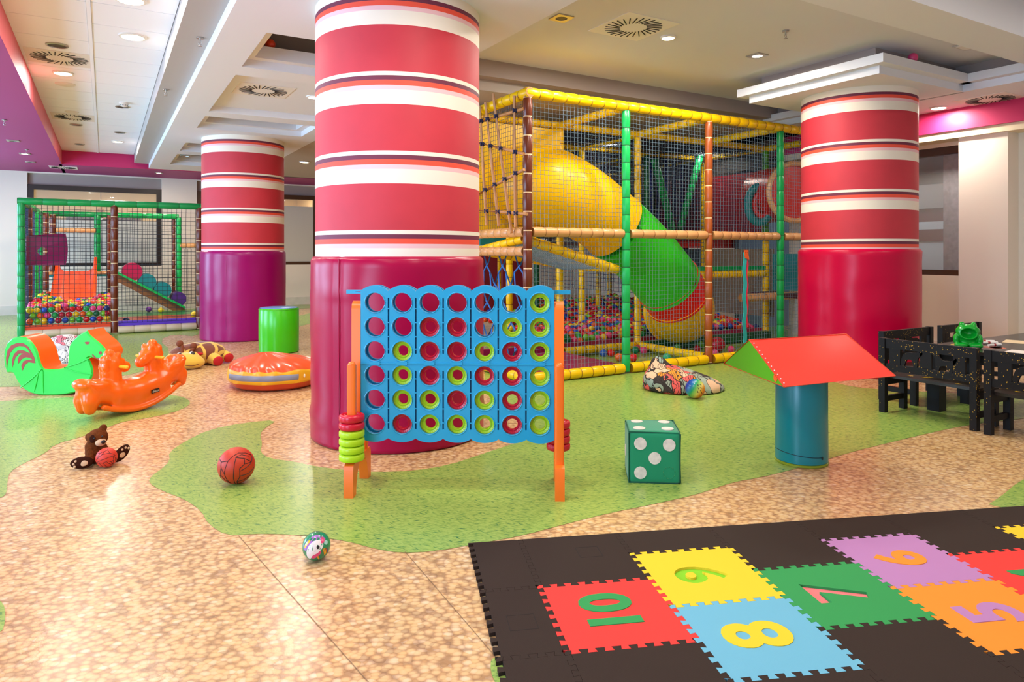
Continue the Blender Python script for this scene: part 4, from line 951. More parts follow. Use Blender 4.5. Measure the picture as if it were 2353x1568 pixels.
# ------------------------------------------------------------------ dice
felt_g=M('dice_green','#028a5c',.85,sheen=.3,bump=.05,bscale=150); felt_w=M('dice_dot','#ddd3c6',.9,var=.12,vscale=40)
da=math.radians(-35.8); D=thing('foam_dice','big dark green soft dice with cream dots standing on the grass pattern','dice',(2.86,3.185,0),da)
s=.152; m=MB(); n=8
def rb_(x,y,z,r=.022,h=.152):
    q=Vector((max(-h+r,min(h-r,x)),max(-h+r,min(h-r,y)),max(-h+r,min(h-r,z)))); d=Vector((x,y,z))-q
    return q+d.normalized()*r if d.length>1e-6 else q
bm=bmesh.new(); bmesh.ops.create_cube(bm,size=2*s); bmesh.ops.subdivide_edges(bm,edges=bm.edges,cuts=17,use_grid_fill=True)
for v in bm.verts:
    p=rb_(*v.co,h=s); q=p.copy()
    for a in range(3):
        if abs(p[a])>s-.004:
            b,c=[x for x in range(3) if x!=a]; q[a]+=math.copysign(.006*math.cos(p[b]/s*PI/2)*math.cos(p[c]/s*PI/2),p[a])
    v.co=q+Vector((0,0,s))
me=bpy.data.meshes.new('body'); bm.to_mesh(me); bm.free(); me.materials.append(felt_g); me.polygons.foreach_set('use_smooth',[True]*len(me.polygons))
o=bpy.data.objects.new('body',me); C.objects.link(o); o.parent=D
k=MB(); e=s-.004
for z in (.004,2*s-.004): k.tube([(-e,-e,z),(e,-e,z),(e,e,z),(-e,e,z)],.005,6,closed=True)
for x in (-e,e):
    for y in (-e,e): k.tube([(x,y,.01),(x,y,2*s-.01)],.005,6)
k.build('piping',M('dice_piping','#035a40',.8),D)
def pip(c,ax,r=.036):
    k=MB(); u,v=[Vector(x) for x in ax]; w=u.cross(v); c=Vector(c); n=24
    k.prism([circle(0,0,r,n)],0,.004,xf=lambda x,y,z:c+u*x+v*y+w*z); k.build('dot',felt_w,D)
g=.083
for x,z in ((-g,s+g),(g,s+g-.004),(0,s),(-g,s-g-.004)): pip((x,-s-.0035,z),((1,0,0),(0,0,1)))
for x,y in ((-g,-g),(g,-g),(-g,g),(g,g)): pip((x,y,2*s+.002),((1,0,0),(0,1,0)))
pip((-s-.004,0,s),((0,-1,0),(0,0,1)))
k=MB()
for i in range(9):
    a=2*PI*i/9; k.tube([(g+.034*math.cos(a+t),-s-.004,s-g+.034*math.sin(a+t)) for t in (0,.2,.4)],.0016,5)
k.build('dot_stitching',M('stitch_green','#4f9a62',.8),D)
# ------------------------------------------------------------------ red foam roof on a teal drum
tv=M('teal_vinyl','#04868f',.3,bump=.03,bscale=10); lv=M('apple_vinyl','#4aa612',.35); rv=M('coral_vinyl','#f23a2c',.33,bump=.02,bscale=6)
Tc=(3.895,2.915); t=thing('foam_drum','teal foam cylinder holding up the red roof block','foam block',(Tc[0],Tc[1],0))
m=MB(); m.lathe([(.150,.012),(.160,.02),(.161,.06),(.159,.3),(.158,.60),(.150,.614),(.0,.615)],48); m.build('cover',tv,t)
m=MB(); m.lathe([(.150,0),(.163,.003),(.163,.014),(.15,.02)],48,cap=True); m.build('base_trim',M('olive_trim','#8a9a1e',.4),t)
m=MB(); pts=[(.1615*math.cos(a),.1615*math.sin(a),.075-.012*math.sin((a+2.6)*1.2)) for a in [math.radians(-215+i*5) for i in range(25)]]; m.tube(pts,.0022,6); p=pts[-1]; m.cbox((p[0],p[1]-.002,p[2]-.003),(.01,.006,.018)); m.build('zip',M('zip_dark','#14343c',.5,metal=.3),t)
zb=.617
A=Vector((3.21,2.51,zb));Cc=Vector((3.54,3.24,zb)); dv=Vector((.86,-.11,0)); Bb=A+dv; Dd=Cc+dv; E=Vector((3.375,2.89,.822)); Fv=E+dv*.93
t=thing('foam_roof','red triangular foam block with green ends lying across the teal cylinder','foam block',(A+Dd)/2); o0=(A+Dd)/2
k=MB(); L=[p-o0 for p in (A,Bb,Dd,Cc,E,Fv)]
def sub(k,q,n=8,bul=.008,nrm=None):
    a,b,c,d=q; nn=(b-a).cross(d-a).normalized(); vs=[]
    for i in range(n+1):
        for j in range(n+1):
            s_,t_=i/n,j/n; p=(a*(1-s_)+b*s_)*(1-t_)+(d*(1-s_)+c*s_)*t_
            vs.append(p+nn*bul*math.sin(PI*s_)*math.sin(PI*t_)+nn*.002*noise.noise(p*9))
    k.add(vs,[(i*(n+1)+j,(i+1)*(n+1)+j,(i+1)*(n+1)+j+1,i*(n+1)+j+1) for i in range(n) for j in range(n)])
sub(k,(L[0],L[1],L[5],L[4])); sub(k,(L[3],L[4],L[5],L[2])[::1]); sub(k,(L[0],L[3],L[2],L[1]),bul=.0); k.build('roof_cover',rv,t,smooth=50)
for q,f in (((L[0],L[4],L[3]),1),((L[1],L[2],L[5]),1)):
    k=MB(); k.add(list(q),[(0,1,2)]); k.build('end_panel',lv,t,smooth=0)
k=MB()
for a,b in ((0,4),(4,3),(4,5),(0,1),(1,5),(0,3)): k.tube([L[a],L[b]],.004,6)
k.build('piping',M('roof_piping','#d8401e',.4),t)
k=MB(); rr=random.Random(2); ax=(L[4]-L[0])
for i in range(11): p=L[0]+ax*(.06+.085*i)+Vector((.012,-.004,.003)); k.sphere(p,.004,8,6)
k.build('stitches',M('stitch_white','#f5e6dc',.5),t)
e_n=(L[4]-L[0]).cross(L[3]-L[0]).normalized()
cL=L[0]+(L[3]-L[0])*.12+Vector((0,0,.033)); uu=(L[3]-L[0]).normalized(); vv=Vector((0,0,1))
sg=-1 if e_n.dot(Vector((-1,0,0)))<0 else 1
k=MB(); k.prism([circle(0,0,.022,20)],0,.002,xf=lambda x,y,z:cL+uu*x+vv*y+e_n*sg*(z+.001)); k.build('round_label',M('label_orange','#e8561e',.5),t)
# ------------------------------------------------------------------ balls
def sph_dir(fwd):
    f=Vector(fwd).normalized(); r=Vector((0,0,1)).cross(f).normalized(); u=f.cross(r); return f,r,u
def onsph(fb,x,y,R):
    f,r,u=fb; return (f*math.cos(x)*math.cos(y)+r*math.sin(x)*math.cos(y)+u*math.sin(y))*R
def patch(k,fb,poly,R,n=3):
    poly=chaikin(poly,1); tri=tessellate_polygon([[Vector((p[0],p[1],0)) for p in poly]])
    bmx=bmesh.new(); vs=[bmx.verts.new((p[0],p[1],0)) for p in poly]
    for t_ in tri:
        try: bmx.faces.new([vs[i] for i in t_])
        except Exception: pass
    bmesh.ops.subdivide_edges(bmx,edges=bmx.edges,cuts=n,use_grid_fill=True); bmx.verts.index_update()
    V=[onsph(fb,v.co.x,v.co.y,R) for v in bmx.verts]; F=[]
    for f_ in bmx.faces:
        q=[v.index for v in f_.verts]; nn=(V[q[1]]-V[q[0]]).cross(V[q[2]]-V[q[0]]); F.append(tuple(q) if nn.dot(V[q[0]])>0 else tuple(q[::-1]))
    bmx.free(); k.add(V,F)
def stroke(k,fb,pts,R,w):
    P=[]
    for i in range(len(pts)-1):
        for j in range(6): s_=j/6; P.append(onsph(fb,pts[i][0]*(1-s_)+pts[i+1][0]*s_,pts[i][1]*(1-s_)+pts[i+1][1]*s_,R))
    P.append(onsph(fb,*pts[-1],R)); k.tube(P,w,5)
def tocam(x,y): return (-x,-y,.15)
bo=M('ball_rubber','#c23410',.5,bump=.05,bscale=250); bk=M('ball_line','#1c1210',.6)
LN=[[(-.1,-1.3),(-.17,-.5),(-.1,.35),(.0,.72)],[(-.55,-1.0),(-.68,-.2),(-.5,.5),(-.25,.78)],[(.15,-1.2),(.05,-.8),(.2,-.45),(.17,.05),(.45,.25),(.5,.55),(.2,.62),(-.05,.68)],[(.2,-.1),(.8,.15),(1.2,.5)],[(.17,-.4),(.7,-.35),(1.2,-.1)],[(.05,-.8),(.5,-.75),(1.0,-.55)],[(.45,.25),(.95,.25),(1.25,.55)],[(.5,.55),(.95,.25)],[(-.25,.78),(.2,.95),(.8,.85),(1.2,.6)],[(.0,.72),(.4,.8),(.9,.6)],[(-1.0,-.3),(-.9,.1),(-1.0,.4),(-1.3,.5)],[(-.68,-.2),(-.9,.1)],[(-.5,.5),(-1.0,.4)],[(-1.0,-.3),(-1.3,-.6)],[(-.55,-1.0),(-1.0,-.3)]]
def gameball(px,py,R,label,dz=0,roll=0):
    p=onfloor(px,py); dl=(p.x**2+p.y**2)**.5; c=Vector((p.x+p.x/dl*R*.75,p.y+p.y/dl*R*.75,R+.002))
    t=thing('ball',label,'ball',c); fb=sph_dir(tocam(c.x,c.y))
    if roll: 
        f,r,u=fb; fb=(f,r*math.cos(roll)+u*math.sin(roll),u*math.cos(roll)-r*math.sin(roll))
    k=MB(); k.sphere((0,0,0),R,36,24); k.build('skin',bo,t,smooth=180)
    k=MB()
    for l in LN: stroke(k,fb,l,R*.995,R*.022)
    fb2=(-fb[0],-fb[1],fb[2])
    for l in LN: stroke(k,fb2,l,R*.995,R*.022)
    k.build('panel_lines',bk,t); return t
gameball(543,1121,.104,'orange rubber ball with black panel lines on the grass pattern')
# unicorn ball
R=.061; p=onfloor(727,1298); dl=p.length; c=Vector((p.x*(1+R*.8/dl),p.y*(1+R*.8/dl),R+.001)); t=thing('toy_ball','small glossy ball printed with a white unicorn head on green','ball',c); fb=sph_dir(tocam(c.x,c.y))
k=MB(); k.sphere((0,0,0),R,36,24); k.build('skin',M('ball_meadow','#1f8a58',.15,coat=.5,var=.25,vscale=22),t,smooth=180)
def pt(poly,mat,nm,r=1.004):
    k=MB(); patch(k,fb,poly,R*r); k.build(nm,mat,t,smooth=180)
wh=M('print_white','#efe6dc',.2); ppk=M('print_pink','#e24a78',.2); ppr=M('print_purple','#a86cb8',.2); pgd=M('print_gold','#e8a21e',.2); pbk=M('print_black','#22161a',.2); pmn=M('print_mint','#a8dcd0',.2); pyl=M('print_yellow','#f2c02e',.2)
pt([(-1.1,.1),(-.85,.75),(-.3,1.15),(.4,1.1),(.95,.7),(.7,.5),(.2,.75),(-.5,.5),(-.8,-.1)],ppr,'mane',1.003)
pt([(-.8,-.55),(-.72,.1),(-.4,.6),(.15,.75),(.55,.55),(.5,.2),(.2,-.1),(-.05,-.3),(-.35,-.5),(-.6,-.75)],wh,'unicorn_face',1.006)
pt([(-.45,-.6),(-.3,-.35),(.05,-.2),(.35,.02),(.3,-.3),(.05,-.5),(-.2,-.65)],ppk,'fringe',1.009); pt([(.0,-.45),(.18,-.4),(.35,-.95),(.28,-.95)],pgd,'horn',1.012)
pt([(.05,.1),(.0,.28),(.12,.38),(.24,.28),(.2,.12)],pbk,'eye',1.012); pt([(.3,.45),(.55,.9),(.8,.75),(.6,.4)],ppk,'ear',1.01); pt([(.55,.4),(.8,.6),(1.05,.4),(.8,.2)],pmn,'star',1.01)
for i,(mm) in enumerate((pgd,pyl,M('print_orange','#dd5a22',.2),M('print_blue','#2d4f9a',.2))): pt([(.42+.1*i,.1-.02*i),(.5+.1*i,.1-.02*i),(.72+.1*i,-.5+.05*i),(.64+.1*i,-.52+.05*i)],mm,'rainbow_band',1.011)
pt([(-1.0,.2),(-.85,.1),(-.75,.35),(-.5,.65),(-.65,.75),(-.9,.5)],pyl,'rainbow_band',1.008)
# rainbow ball
R=.09; p=onfloor(1597,920); dl=p.length; c=Vector((p.x*(1+R*.85/dl),p.y*(1+R*.85/dl),R+.001)); t=thing('toy_ball','ball shading from blue through green and yellow to orange, beside the patterned beanbag','ball',c); fb=sph_dir(tocam(c.x,c.y))
mt=bpy.data.materials.new('rainbow_print'); mt.use_nodes=True; nt=mt.node_tree; b=nt.nodes['Principled BSDF']; b.inputs['Roughness'].default_value=.25
tc=N(nt,'ShaderNodeTexCoord'); dp=N(nt,'ShaderNodeVectorMath',operation='DOT_PRODUCT'); ax=(fb[1]*.85-fb[2]*.5).normalized(); dp.inputs[1].default_value=ax/R; nt.links.new(tc.outputs['Object'],dp.inputs[0])
mr=N(nt,'ShaderNodeMapRange'); mr.inputs[1].default_value=-1; mr.inputs[2].default_value=1; nt.links.new(dp.outputs['Value'],mr.inputs[0])
rp=ramp(nt,[(.1,lin('#1b3f9c')),(.24,lin('#1d74b4')),(.4,lin('#22a866')),(.56,lin('#a9cf62')),(.68,lin('#f0d878')),(.82,lin('#f29a2e')),(.95,lin('#e8551e'))]); nt.links.new(mr.outputs[0],rp.inputs['Fac']); nt.links.new(rp.outputs['Color'],b.inputs['Base Color'])
k=MB(); k.sphere((0,0,0),R,36,24); k.build('skin',mt,t,smooth=180)
k=MB()
for l in ([(.35,.55),(.25,.42)],[(.28,.6),(.5,.48)],[(.3,-.05),(.22,-.2),(.35,-.25)],[(.5,.05),(.95,-.5)],[(.55,.3),(.75,.2)],[(.4,.1),(.3,.3)],[(.6,.6),(.8,.5)]): stroke(k,fb,l,R*.998,.0025)
k.build('print_lines',bk,t)
# ------------------------------------------------------------------ green foam drum, orange cushion
p=onfloor(641,815); dl=p.length; R=.262; c=Vector((p.x*(1+R/dl),p.y*(1+R/dl),0)); t=thing('foam_drum','bright green foam cylinder standing beside the far column','foam block',c)
gv=M('lime_vinyl','#3fbe12',.25,bump=.02,bscale=9)
m=MB(); m.lathe([(R-.02,0),(R,.012),(R+.002,.3),(R,.585),(R-.008,.6),(R-.03,.606)],56,cap=True); m.build('cover',gv,t)
m=MB(); m.tube([(R*math.cos(2*PI*i/56),R*math.sin(2*PI*i/56),.59) for i in range(56)],.005,6,closed=True); m.build('piping',gv,t)
m=MB(); m.lathe([(R-.012,.605),(R-.02,.6105),(0,.614)],48,cap=False); m.build('top_cover',M('top_vinyl_blue_sheen','#5f8fc4',.3),t)  # bluish reflection on the drum top put into its colour
t=thing('floor_cushion','big orange vinyl floor cushion with a yellow band, in front of the green cylinder','cushion',(1.52,7.36,0))
oc=M('cushion_orange','#e2552a',.22,bump=.03,bscale=9); yc=M('cushion_yellow','#f2b319',.35); gc=M('cushion_grey','#8b8f9c',.6)
prof=[(.30,0,0),(.385,.008,0),(.43,.035,0),(.455,.075,0),(.462,.078,1),(.468,.11,1),(.470,.14,1),(.466,.17,1),(.458,.200,1),(.452,.203,0),(.43,.225,0),(.38,.252,0),(.30,.28,0),(.2,.306,0),(.1,.328,0),(.03,.338,0)]
m=MB(); n=120; rs=[];mis=[]
fa=math.atan2(-7.36,-1.52)
for i,(r_,z,mi) in enumerate(prof):
    ring=[]
    for a in range(n):
        th=2*PI*a/n; fold=math.sin(th*14+2*math.sin(th*3))*.010*math.exp(-((z-.2)/.06)**2)+math.sin(th*9+1)*.006*(1 if z<.08 else .4)
        sx=1-.12*abs(math.sin(th*2))**4*0
        q=r_+fold*(1 if .02<z<.27 else .3); zz_=z+fold*.8*(z>.19)
        cx_=-.10*max(0,(z-.2)/.14)
        ring.append((cx_+q*math.cos(th),q*math.sin(th),max(0,zz_)))
    rs.append(ring)
    if i<len(prof)-1: mis.append(1 if prof[i][2]==1 and prof[i+1][2]==1 else 0)
m.rings(rs,mis=mis); m.build('cover',[oc,yc],t,smooth=60)
k=MB(); rs=[]
for i in range(61):
    th=fa+math.radians(-66+i*92/60); 
    col_=[]
    for r_,z in ((.4625,.105),(.4745,.118),(.477,.14),(.4735,.162),(.4625,.17)):
        fold=math.sin(th*14+2*math.sin(th*3))*.010*math.exp(-((z-.2)/.06)**2)+math.sin(th*9+1)*.006*.4
        q=r_+fold; col_.append((q*math.cos(th),q*math.sin(th),z))
    rs.append(col_)
k.rings(rs,cap=True); k.build('reflective_strip',gc,t,smooth=60)
th=fa+math.radians(34); k=MB(); k.sphere((.473*math.cos(th),.473*math.sin(th),.14),.02,16,10,(.5,1,1)); k.build('valve',M('valve_cream','#ecd9b8',.4),t)
def arr(*a): return a
# ------------------------------------------------------------------ rocking foam horse
K=1/1890.0
def hz(x,y): return ((x-900)*K,(1325-y)*K)
HO=[(150,912),(110,800),(92,640),(105,500),(150,380),(240,300),(360,268),(470,280),(560,340),(630,430),(680,530),(710,640),(740,760),(790,845),(900,858),(1050,852),(1160,828),(1208,780),(1222,680),(1230,560),(1240,440),(1290,350),(1390,260),(1480,200),(1556,162),(1592,232),(1680,310),(1790,400),(1870,490),(1908,570),(1900,640),(1850,705),(1790,700),(1690,670),(1600,640),(1568,652),(1620,740),(1655,850),(1655,950),(1620,1050),(1560,1130),(1470,1210),(1370,1270),(1200,1310),(1000,1325),(800,1325),(690,1315),(560,1280),(450,1215),(370,1130),(310,1030),(265,925),(230,915)]
hp=[hz(*p) for p in HO]
p=onfloor(114.8,908.9); hyaw=-YAW+math.radians(2)
H=thing('foam_rocking_horse','soft bright green rocking horse with orange edges','rocking toy',p,hyaw)
hg=M('horse_green','#2fdc4e',.3,bump=.06,bscale=7); ho=M('horse_orange','#f4660e',.3); hb=M('horse_maroon','#a3433a',.5)
WD=.29
m=MB(); m.prism([hp],.006,WD-.006,xf=lambda x,y,z:(x,z,y)); m.build('edge_band',ho,H,smooth=45)
ch=chaikin(hp,1)
for y0,y1 in ((.006,-.012),(WD-.006,WD+.012)):
    m=MB(); L0=hp; L1=inset(hp,.012); n=len(hp)
    tri=tessellate_polygon([[Vector((q[0],q[1],0)) for q in L1]])
    s_=-1 if y1<y0 else 1
    vs=[(x,y0,z) for x,z in L0]+[(x,y1,z) for x,z in L1]
    F=[(i,(i+1)%n,n+(i+1)%n,n+i) for i in range(n)]
    for a,b,c in tri: F.append((n+a,n+b,n+c))
    m.add(vs,F); o=m.build('side_panel',hg,H,smooth=35)
    bm=bmesh.new(); bm.from_mesh(o.data); bmesh.ops.recalc_face_normals(bm,faces=bm.faces); bm.to_mesh(o.data); bm.free()
def appl(polys,y=-.0125):
    m=MB()
    for q in polys: m.prism([[hz(*z) for z in q]],y-.002,y+.001,xf=lambda x,y,z:(x,z,y))
    return m
tl=[[(160,855),(148,640),(175,510),(240,420),(340,380),(450,385),(530,440),(590,540),(640,640),(660,745),(540,725),(480,770),(435,875),(415,790),(450,710),(520,680),(610,680),(560,645),(490,635),(420,670),(360,750),(355,670),(380,610),(430,575),(460,570),(380,565),(310,640),(260,820),(252,690),(285,580),(350,515),(440,510),(520,545),(570,575),(520,480),(450,440),(370,435),(290,470),(220,560),(180,700)]]
m=appl(tl); m.build('tail_applique',hb,H,smooth=0)
m=appl([[(1522,372),(1560,362),(1610,365),(1605,395),(1575,412),(1545,405)]]); m.build('eye',hb,H,smooth=0)
m=appl([circle(1800,565,27,16,32)]); m.build('nostril',hb,H,smooth=0)
m=appl([[(1652,592),(1672,595),(1720,645),(1830,678),(1760,682),(1690,650),(1660,615)]]); m.build('mouth',hb,H,smooth=0)
k=MB()
for a,b in (((775,845),(400,1180)),((1165,825),(1640,640)),((1165,828),(1655,945)),((720,880),(640,1250)),((790,860),(800,1280))):
    (x0,z0),(x1,z1)=hz(*a),hz(*b); k.tube(catmull([(x0,-.013,z0),((x0+x1)/2,-.016,(z0+z1)/2-.012),(x1,-.013,z1)],6),.005,10)
k.build('vinyl_crease',hg,H)
# white printed beanbag behind the horse
def printed(name,cols,scale,edge,seed,lines=.035):
    m=bpy.data.materials.new(name); m.use_nodes=True; nt=m.node_tree; L=nt.links; b=nt.nodes['Principled BSDF']; b.inputs['Roughness'].default_value=.8
    tc=N(nt,'ShaderNodeTexCoord'); nz=N(nt,'ShaderNodeTexNoise'); nz.inputs['Scale'].default_value=scale*.9; nz.inputs['Detail'].default_value=1.5; L.new(tc.outputs['Object'],nz.inputs['Vector'])
    mx=N(nt,'ShaderNodeVectorMath',operation='MULTIPLY_ADD'); mx.inputs[1].default_value=(.34,)*3; L.new(nz.outputs['Color'],mx.inputs[0]); L.new(tc.outputs['Object'],mx.inputs[2])
    ad=N(nt,'ShaderNodeVectorMath',operation='ADD'); ad.inputs[1].default_value=(seed,seed,seed); L.new(mx.outputs[0],ad.inputs[0])
    v1=N(nt,'ShaderNodeTexVoronoi',feature='F1'); v2=N(nt,'ShaderNodeTexVoronoi',feature='DISTANCE_TO_EDGE')
    for v in (v1,v2): v.inputs['Scale'].default_value=scale; L.new(ad.outputs[0],v.inputs['Vector'])
    sp=N(nt,'ShaderNodeSeparateColor'); L.new(v1.outputs['Color'],sp.inputs[0])
    r=ramp(nt,[(i/len(cols),lin(c)) for i,c in enumerate(cols)],'CONSTANT'); L.new(sp.outputs[0],r.inputs['Fac'])
    lt=N(nt,'ShaderNodeMath',operation='LESS_THAN'); lt.inputs[1].default_value=lines; L.new(v2.outputs['Distance'],lt.inputs[0])
    # small squiggle lines in some cells
    wv=N(nt,'ShaderNodeTexWave'); wv.inputs['Scale'].default_value=scale*1.6; wv.inputs['Distortion'].default_value=14; wv.inputs['Detail'].default_value=2; L.new(tc.outputs['Object'],wv.inputs['Vector'])
    gt=N(nt,'ShaderNodeMath',operation='GREATER_THAN'); gt.inputs[1].default_value=.86; L.new(wv.outputs['Fac'],gt.inputs[0])
    g2=N(nt,'ShaderNodeMath',operation='GREATER_THAN'); g2.inputs[1].default_value=.55; L.new(sp.outputs[1],g2.inputs[0])
    mu=N(nt,'ShaderNodeMath',operation='MULTIPLY'); L.new(gt.outputs[0],mu.inputs[0]); L.new(g2.outputs[0],mu.inputs[1])
    mxx=N(nt,'ShaderNodeMath',operation='MAXIMUM'); L.new(lt.outputs[0],mxx.inputs[0]); L.new(mu.outputs[0],mxx.inputs[1])
    mi=N(nt,'ShaderNodeMix',data_type='RGBA'); L.new(mxx.outputs[0],mi.inputs[0]); L.new(r.outputs['Color'],mi.inputs[6]); mi.inputs[7].default_value=lin(edge); L.new(mi.outputs[2],b.inputs['Base Color'])
    return m
def bag(name,label,c,rx,ry,hfun,mat,seed,rot=0):
    m=MB(); n,k=64,30; rs=[]
    for i in range(k+1):
        s=i/k; ring=[]
        for a in range(n):
            th=2*PI*a/n; ct,sn=math.cos(th),math.sin(th)
            if s<.15: q=.80+.2*math.sin(s/.15*PI/2); zf=0.0
            else:
                u=(s-.15)/.85; q=math.cos(u*PI/2)**.75; zf=math.sin(u*PI/2)**.8
            x,y=rx*q*ct,ry*q*sn; hh=hfun(x/rx,y/ry)
            if s<.15: z=.10*hh*(1-math.cos(s/.15*PI/2))
            else: z=hh*(.10+.90*zf)
            w=noise.noise_vector(Vector((x*5,y*5,z*7+seed)))*.020+noise.noise_vector(Vector((x*13,y*13,z*15+seed)))*.008
            e=min(1,z/.05)
            ring.append((x+w.x*e,y+w.y*e,max(0,z+w.z*e)))
        rs.append(ring)
    m.rings(rs,cap=True); o=m.build(name,mat,smooth=80); o.location=c; o.rotation_euler=(0,0,rot); return tag(o,label,'beanbag')
p=onfloor(152,846); bag('beanbag','crumpled white beanbag with black line drawings and pink patches, behind the green horse',(p.x+.03,p.y+.22,0),.27,.26,lambda x,y:.36-.05*x,printed('white_print',['#e6e0dc','#e9e4e0','#dcd8da','#e9e2dc','#d9707a','#e8e2de','#c8c4c8'],9,'#2a2630',4,.02),2)
cb=printed('comic_print',['#f0605a','#9aa694','#f2921e','#9aa694','#3a302c','#e8bd98','#8ea39a','#f0605a','#f2921e','#9fae9c'],6.6,'#2c221f',3,.035)
bag('beanbag','slumped beanbag with coral, orange and grey green cartoon print, by the climbing frame',(4.95,5.06,0),.40,.33,lambda x,y:max(.07,.20-.085*x+.12*math.exp(-((x+.62)**2+(y-.25)**2)/.06)),cb,7,-YAW)
# ------------------------------------------------------------------ orange two seat rocker
def rocker(P):
    s,t,z=P; A=np.abs(t); Q=np.stack([s,A,z])
    ch=[(-.46,.315),(-.26,.225),(0,.195),(.26,.225),(.46,.315)]
    b=None
    for (a,za),(c,zc) in zip(ch,ch[1:]):
        d=cap(P,(a,0,za),(c,0,zc),.135); b=d if b is None else smin(b,d,.03)
    rail=None
    pts=[(-.44+.11*i) for i in range(9)]
    for a,c in zip(pts,pts[1:]):
        d=cap(Q,(a,.125,.03+.62*a*a),(c,.125,.03+.62*c*c),.027); rail=d if rail is None else np.minimum(rail,d)
    web=None
    for a,c in zip(pts[1:-1],pts[2:-1]):
        d=rbox(Q,((a+c)/2,.112,.10+.62*((a+c)/2)**2),(.13,.025,.15),.01); web=d if web is None else np.minimum(web,d)
    b=smin(b,smin(rail,web,.015),.025)
    for sg in (-1,1):
        e=smin(ell(Q,(sg*.52,.055,.235),(.085,.075,.085)),ell(Q,(sg*.53,.05,.16),(.06,.055,.06)),.03)
        b=smin(b,e,.03)
        b=smin(b,ell(P,(sg*.54,0,.40),(.08,.125,.055)),.035); b=smin(b,ell(Q,(sg*.45,.105,.355),(.10,.03,.05)),.03)
        b=smax(b,-ell(P,(sg*.42,0,.50),(.095,.095,.14)),.03)
    b=smax(b,-ell(P,(0,0,.475),(.17,.18,.155)),.03)
    for sg in (-1,1):
        P=P-_b((sg*.05,0,0)); Q=Q-_b((sg*.05,0,0)); hd=sminl([cap(P,(sg*.21,0,.24),(sg*.185,0,.46),.11,.085),ell(P,(sg*.17,0,.525),(.095,.092,.10)),cap(P,(sg*.14,0,.51),(sg*.045,0,.465),.078,.056),ell(Q,(sg*.03,.024,.492),(.024,.022,.02)),
          ell(P,(sg*.20,0,.625),(.055,.045,.055)),ell(Q,(sg*.25,.026,.575),(.04,.034,.045)),ell(Q,(sg*.268,.024,.51),(.034,.034,.045)),ell(Q,(sg*.145,.055,.60),(.03,.026,.045)),ell(Q,(sg*.265,.024,.44),(.034,.034,.045)),ell(Q,(sg*.10,.052,.545),(.028,.018,.024))],.016)
        P=P+_b((sg*.05,0,0)); Q=Q+_b((sg*.05,0,0))
        b=smin(b,hd,.025)
    return b
ra=math.atan2(.60,.80); RK=thing('rocker','shiny orange two seat plastic rocker with animal heads and yellow handles','rocking toy',(.235,6.80,.008),ra); RK.rotation_euler=(0,math.radians(-5),ra); RK.scale=(.83,.83,.83)
ro=M('rocker_orange','#fd6a0c',.22,spec=.5)
m=snet(rocker,(-.64,-.22,-.02),(.64,.22,.70),.0125); m.v=[(a,b,max(0.002,c)) for a,b,c in m.v]
bd=m.build('body',ro,RK,smooth=180); bd.rotation_euler=(0,0,0)
hy=M('handle_yellow','#fdb11c',.35)
for sg in (-1,1):
    for st_ in (-1,1):
        k=MB(); k.cyl((sg*.21,st_*.06,.50),(sg*.21,st_*.19,.50),.016,n=14); k.sphere((sg*.21,st_*.19,.50),.0165,12,8); k.build('handle',hy,RK)
k=MB(); k.box(.085,.175,-.149,-.136,.145,.182); pl=k.build('name_plate',M('plate_black','#14100f',.3),RK,smooth=0)
me=text_mesh('chicco',.032,.0006); o=bpy.data.objects.new('plate_lettering',me); C.objects.link(o); o.parent=pl; o.location=(.13,-.1495,.163); o.rotation_euler=(PI/2,0,0); me.materials.append(M('plate_silver','#d8cfc4',.4))
# ------------------------------------------------------------------ teddy bear with a ball
bp_=onfloor(226,1070); BR=thing('teddy_bear','brown plush teddy bear sitting with its feet out and a ball in its lap','teddy bear',(bp_.x,bp_.y+.07,0),0)
fur=M('bear_fur','#6b3818',.95,var=.3,vscale=60,bump=.5,bscale=140,spec=.1); furd=M('bear_dark','#38190c',.95,bump=.4,bscale=140,spec=.1); crm=M('bear_cream','#d9b48c',.95,bump=.5,bscale=120); nsk=M('bear_nose','#17100f',.35)
def bear(P):
    return sminl([ell(P,(-.02,.0,.075),(.055,.055,.078)),ell(P,(-.004,-.012,.166),(.060,.055,.055)),ell(P,(.028,-.002,.222),(.022,.012,.022)),ell(P,(-.060,.0,.172),(.014,.014,.023)),
     cap(P,(-.05,-.01,.115),(-.045,-.08,.045),.026,.022),cap(P,(.02,-.01,.11),(.06,-.06,.05),.024,.02),
     cap(P,(-.03,-.02,.038),(-.075,-.085,.036),.034,.03),cap(P,(.01,-.01,.035),(.105,-.05,.045),.032,.028)],.012)
m=snet(bear,(-.17,-.16,-.01),(.19,.09,.26),.0058)
m.v=[(a,b,max(.001,c)) for a,b,c in m.v]; m.build('body',fur,BR,smooth=180)
def orient(c,nrm,roll=0):
    n=Vector(nrm).normalized(); r=Vector((0,0,1)).cross(n).normalized() if abs(n.z)<.95 else Vector((1,0,0)); u=n.cross(r)
    r2=r*math.cos(roll)+u*math.sin(roll); u2=u*math.cos(roll)-r*math.sin(roll); c=Vector(c)
    return lambda x,y,z:c+r2*x+u2*y+n*z
def blob(nm,c,nrm,rx,ry,rz,mat,par,roll=0):
    k=MB(); f=orient(c,nrm,roll); q=MB(); q.sphere((0,0,0),1,20,12); k.v=[tuple(f(x*rx,y*ry,z*rz)) for x,y,z in q.v]; k.f=q.f; k.m=q.m; return k.build(nm,mat,par,smooth=180)
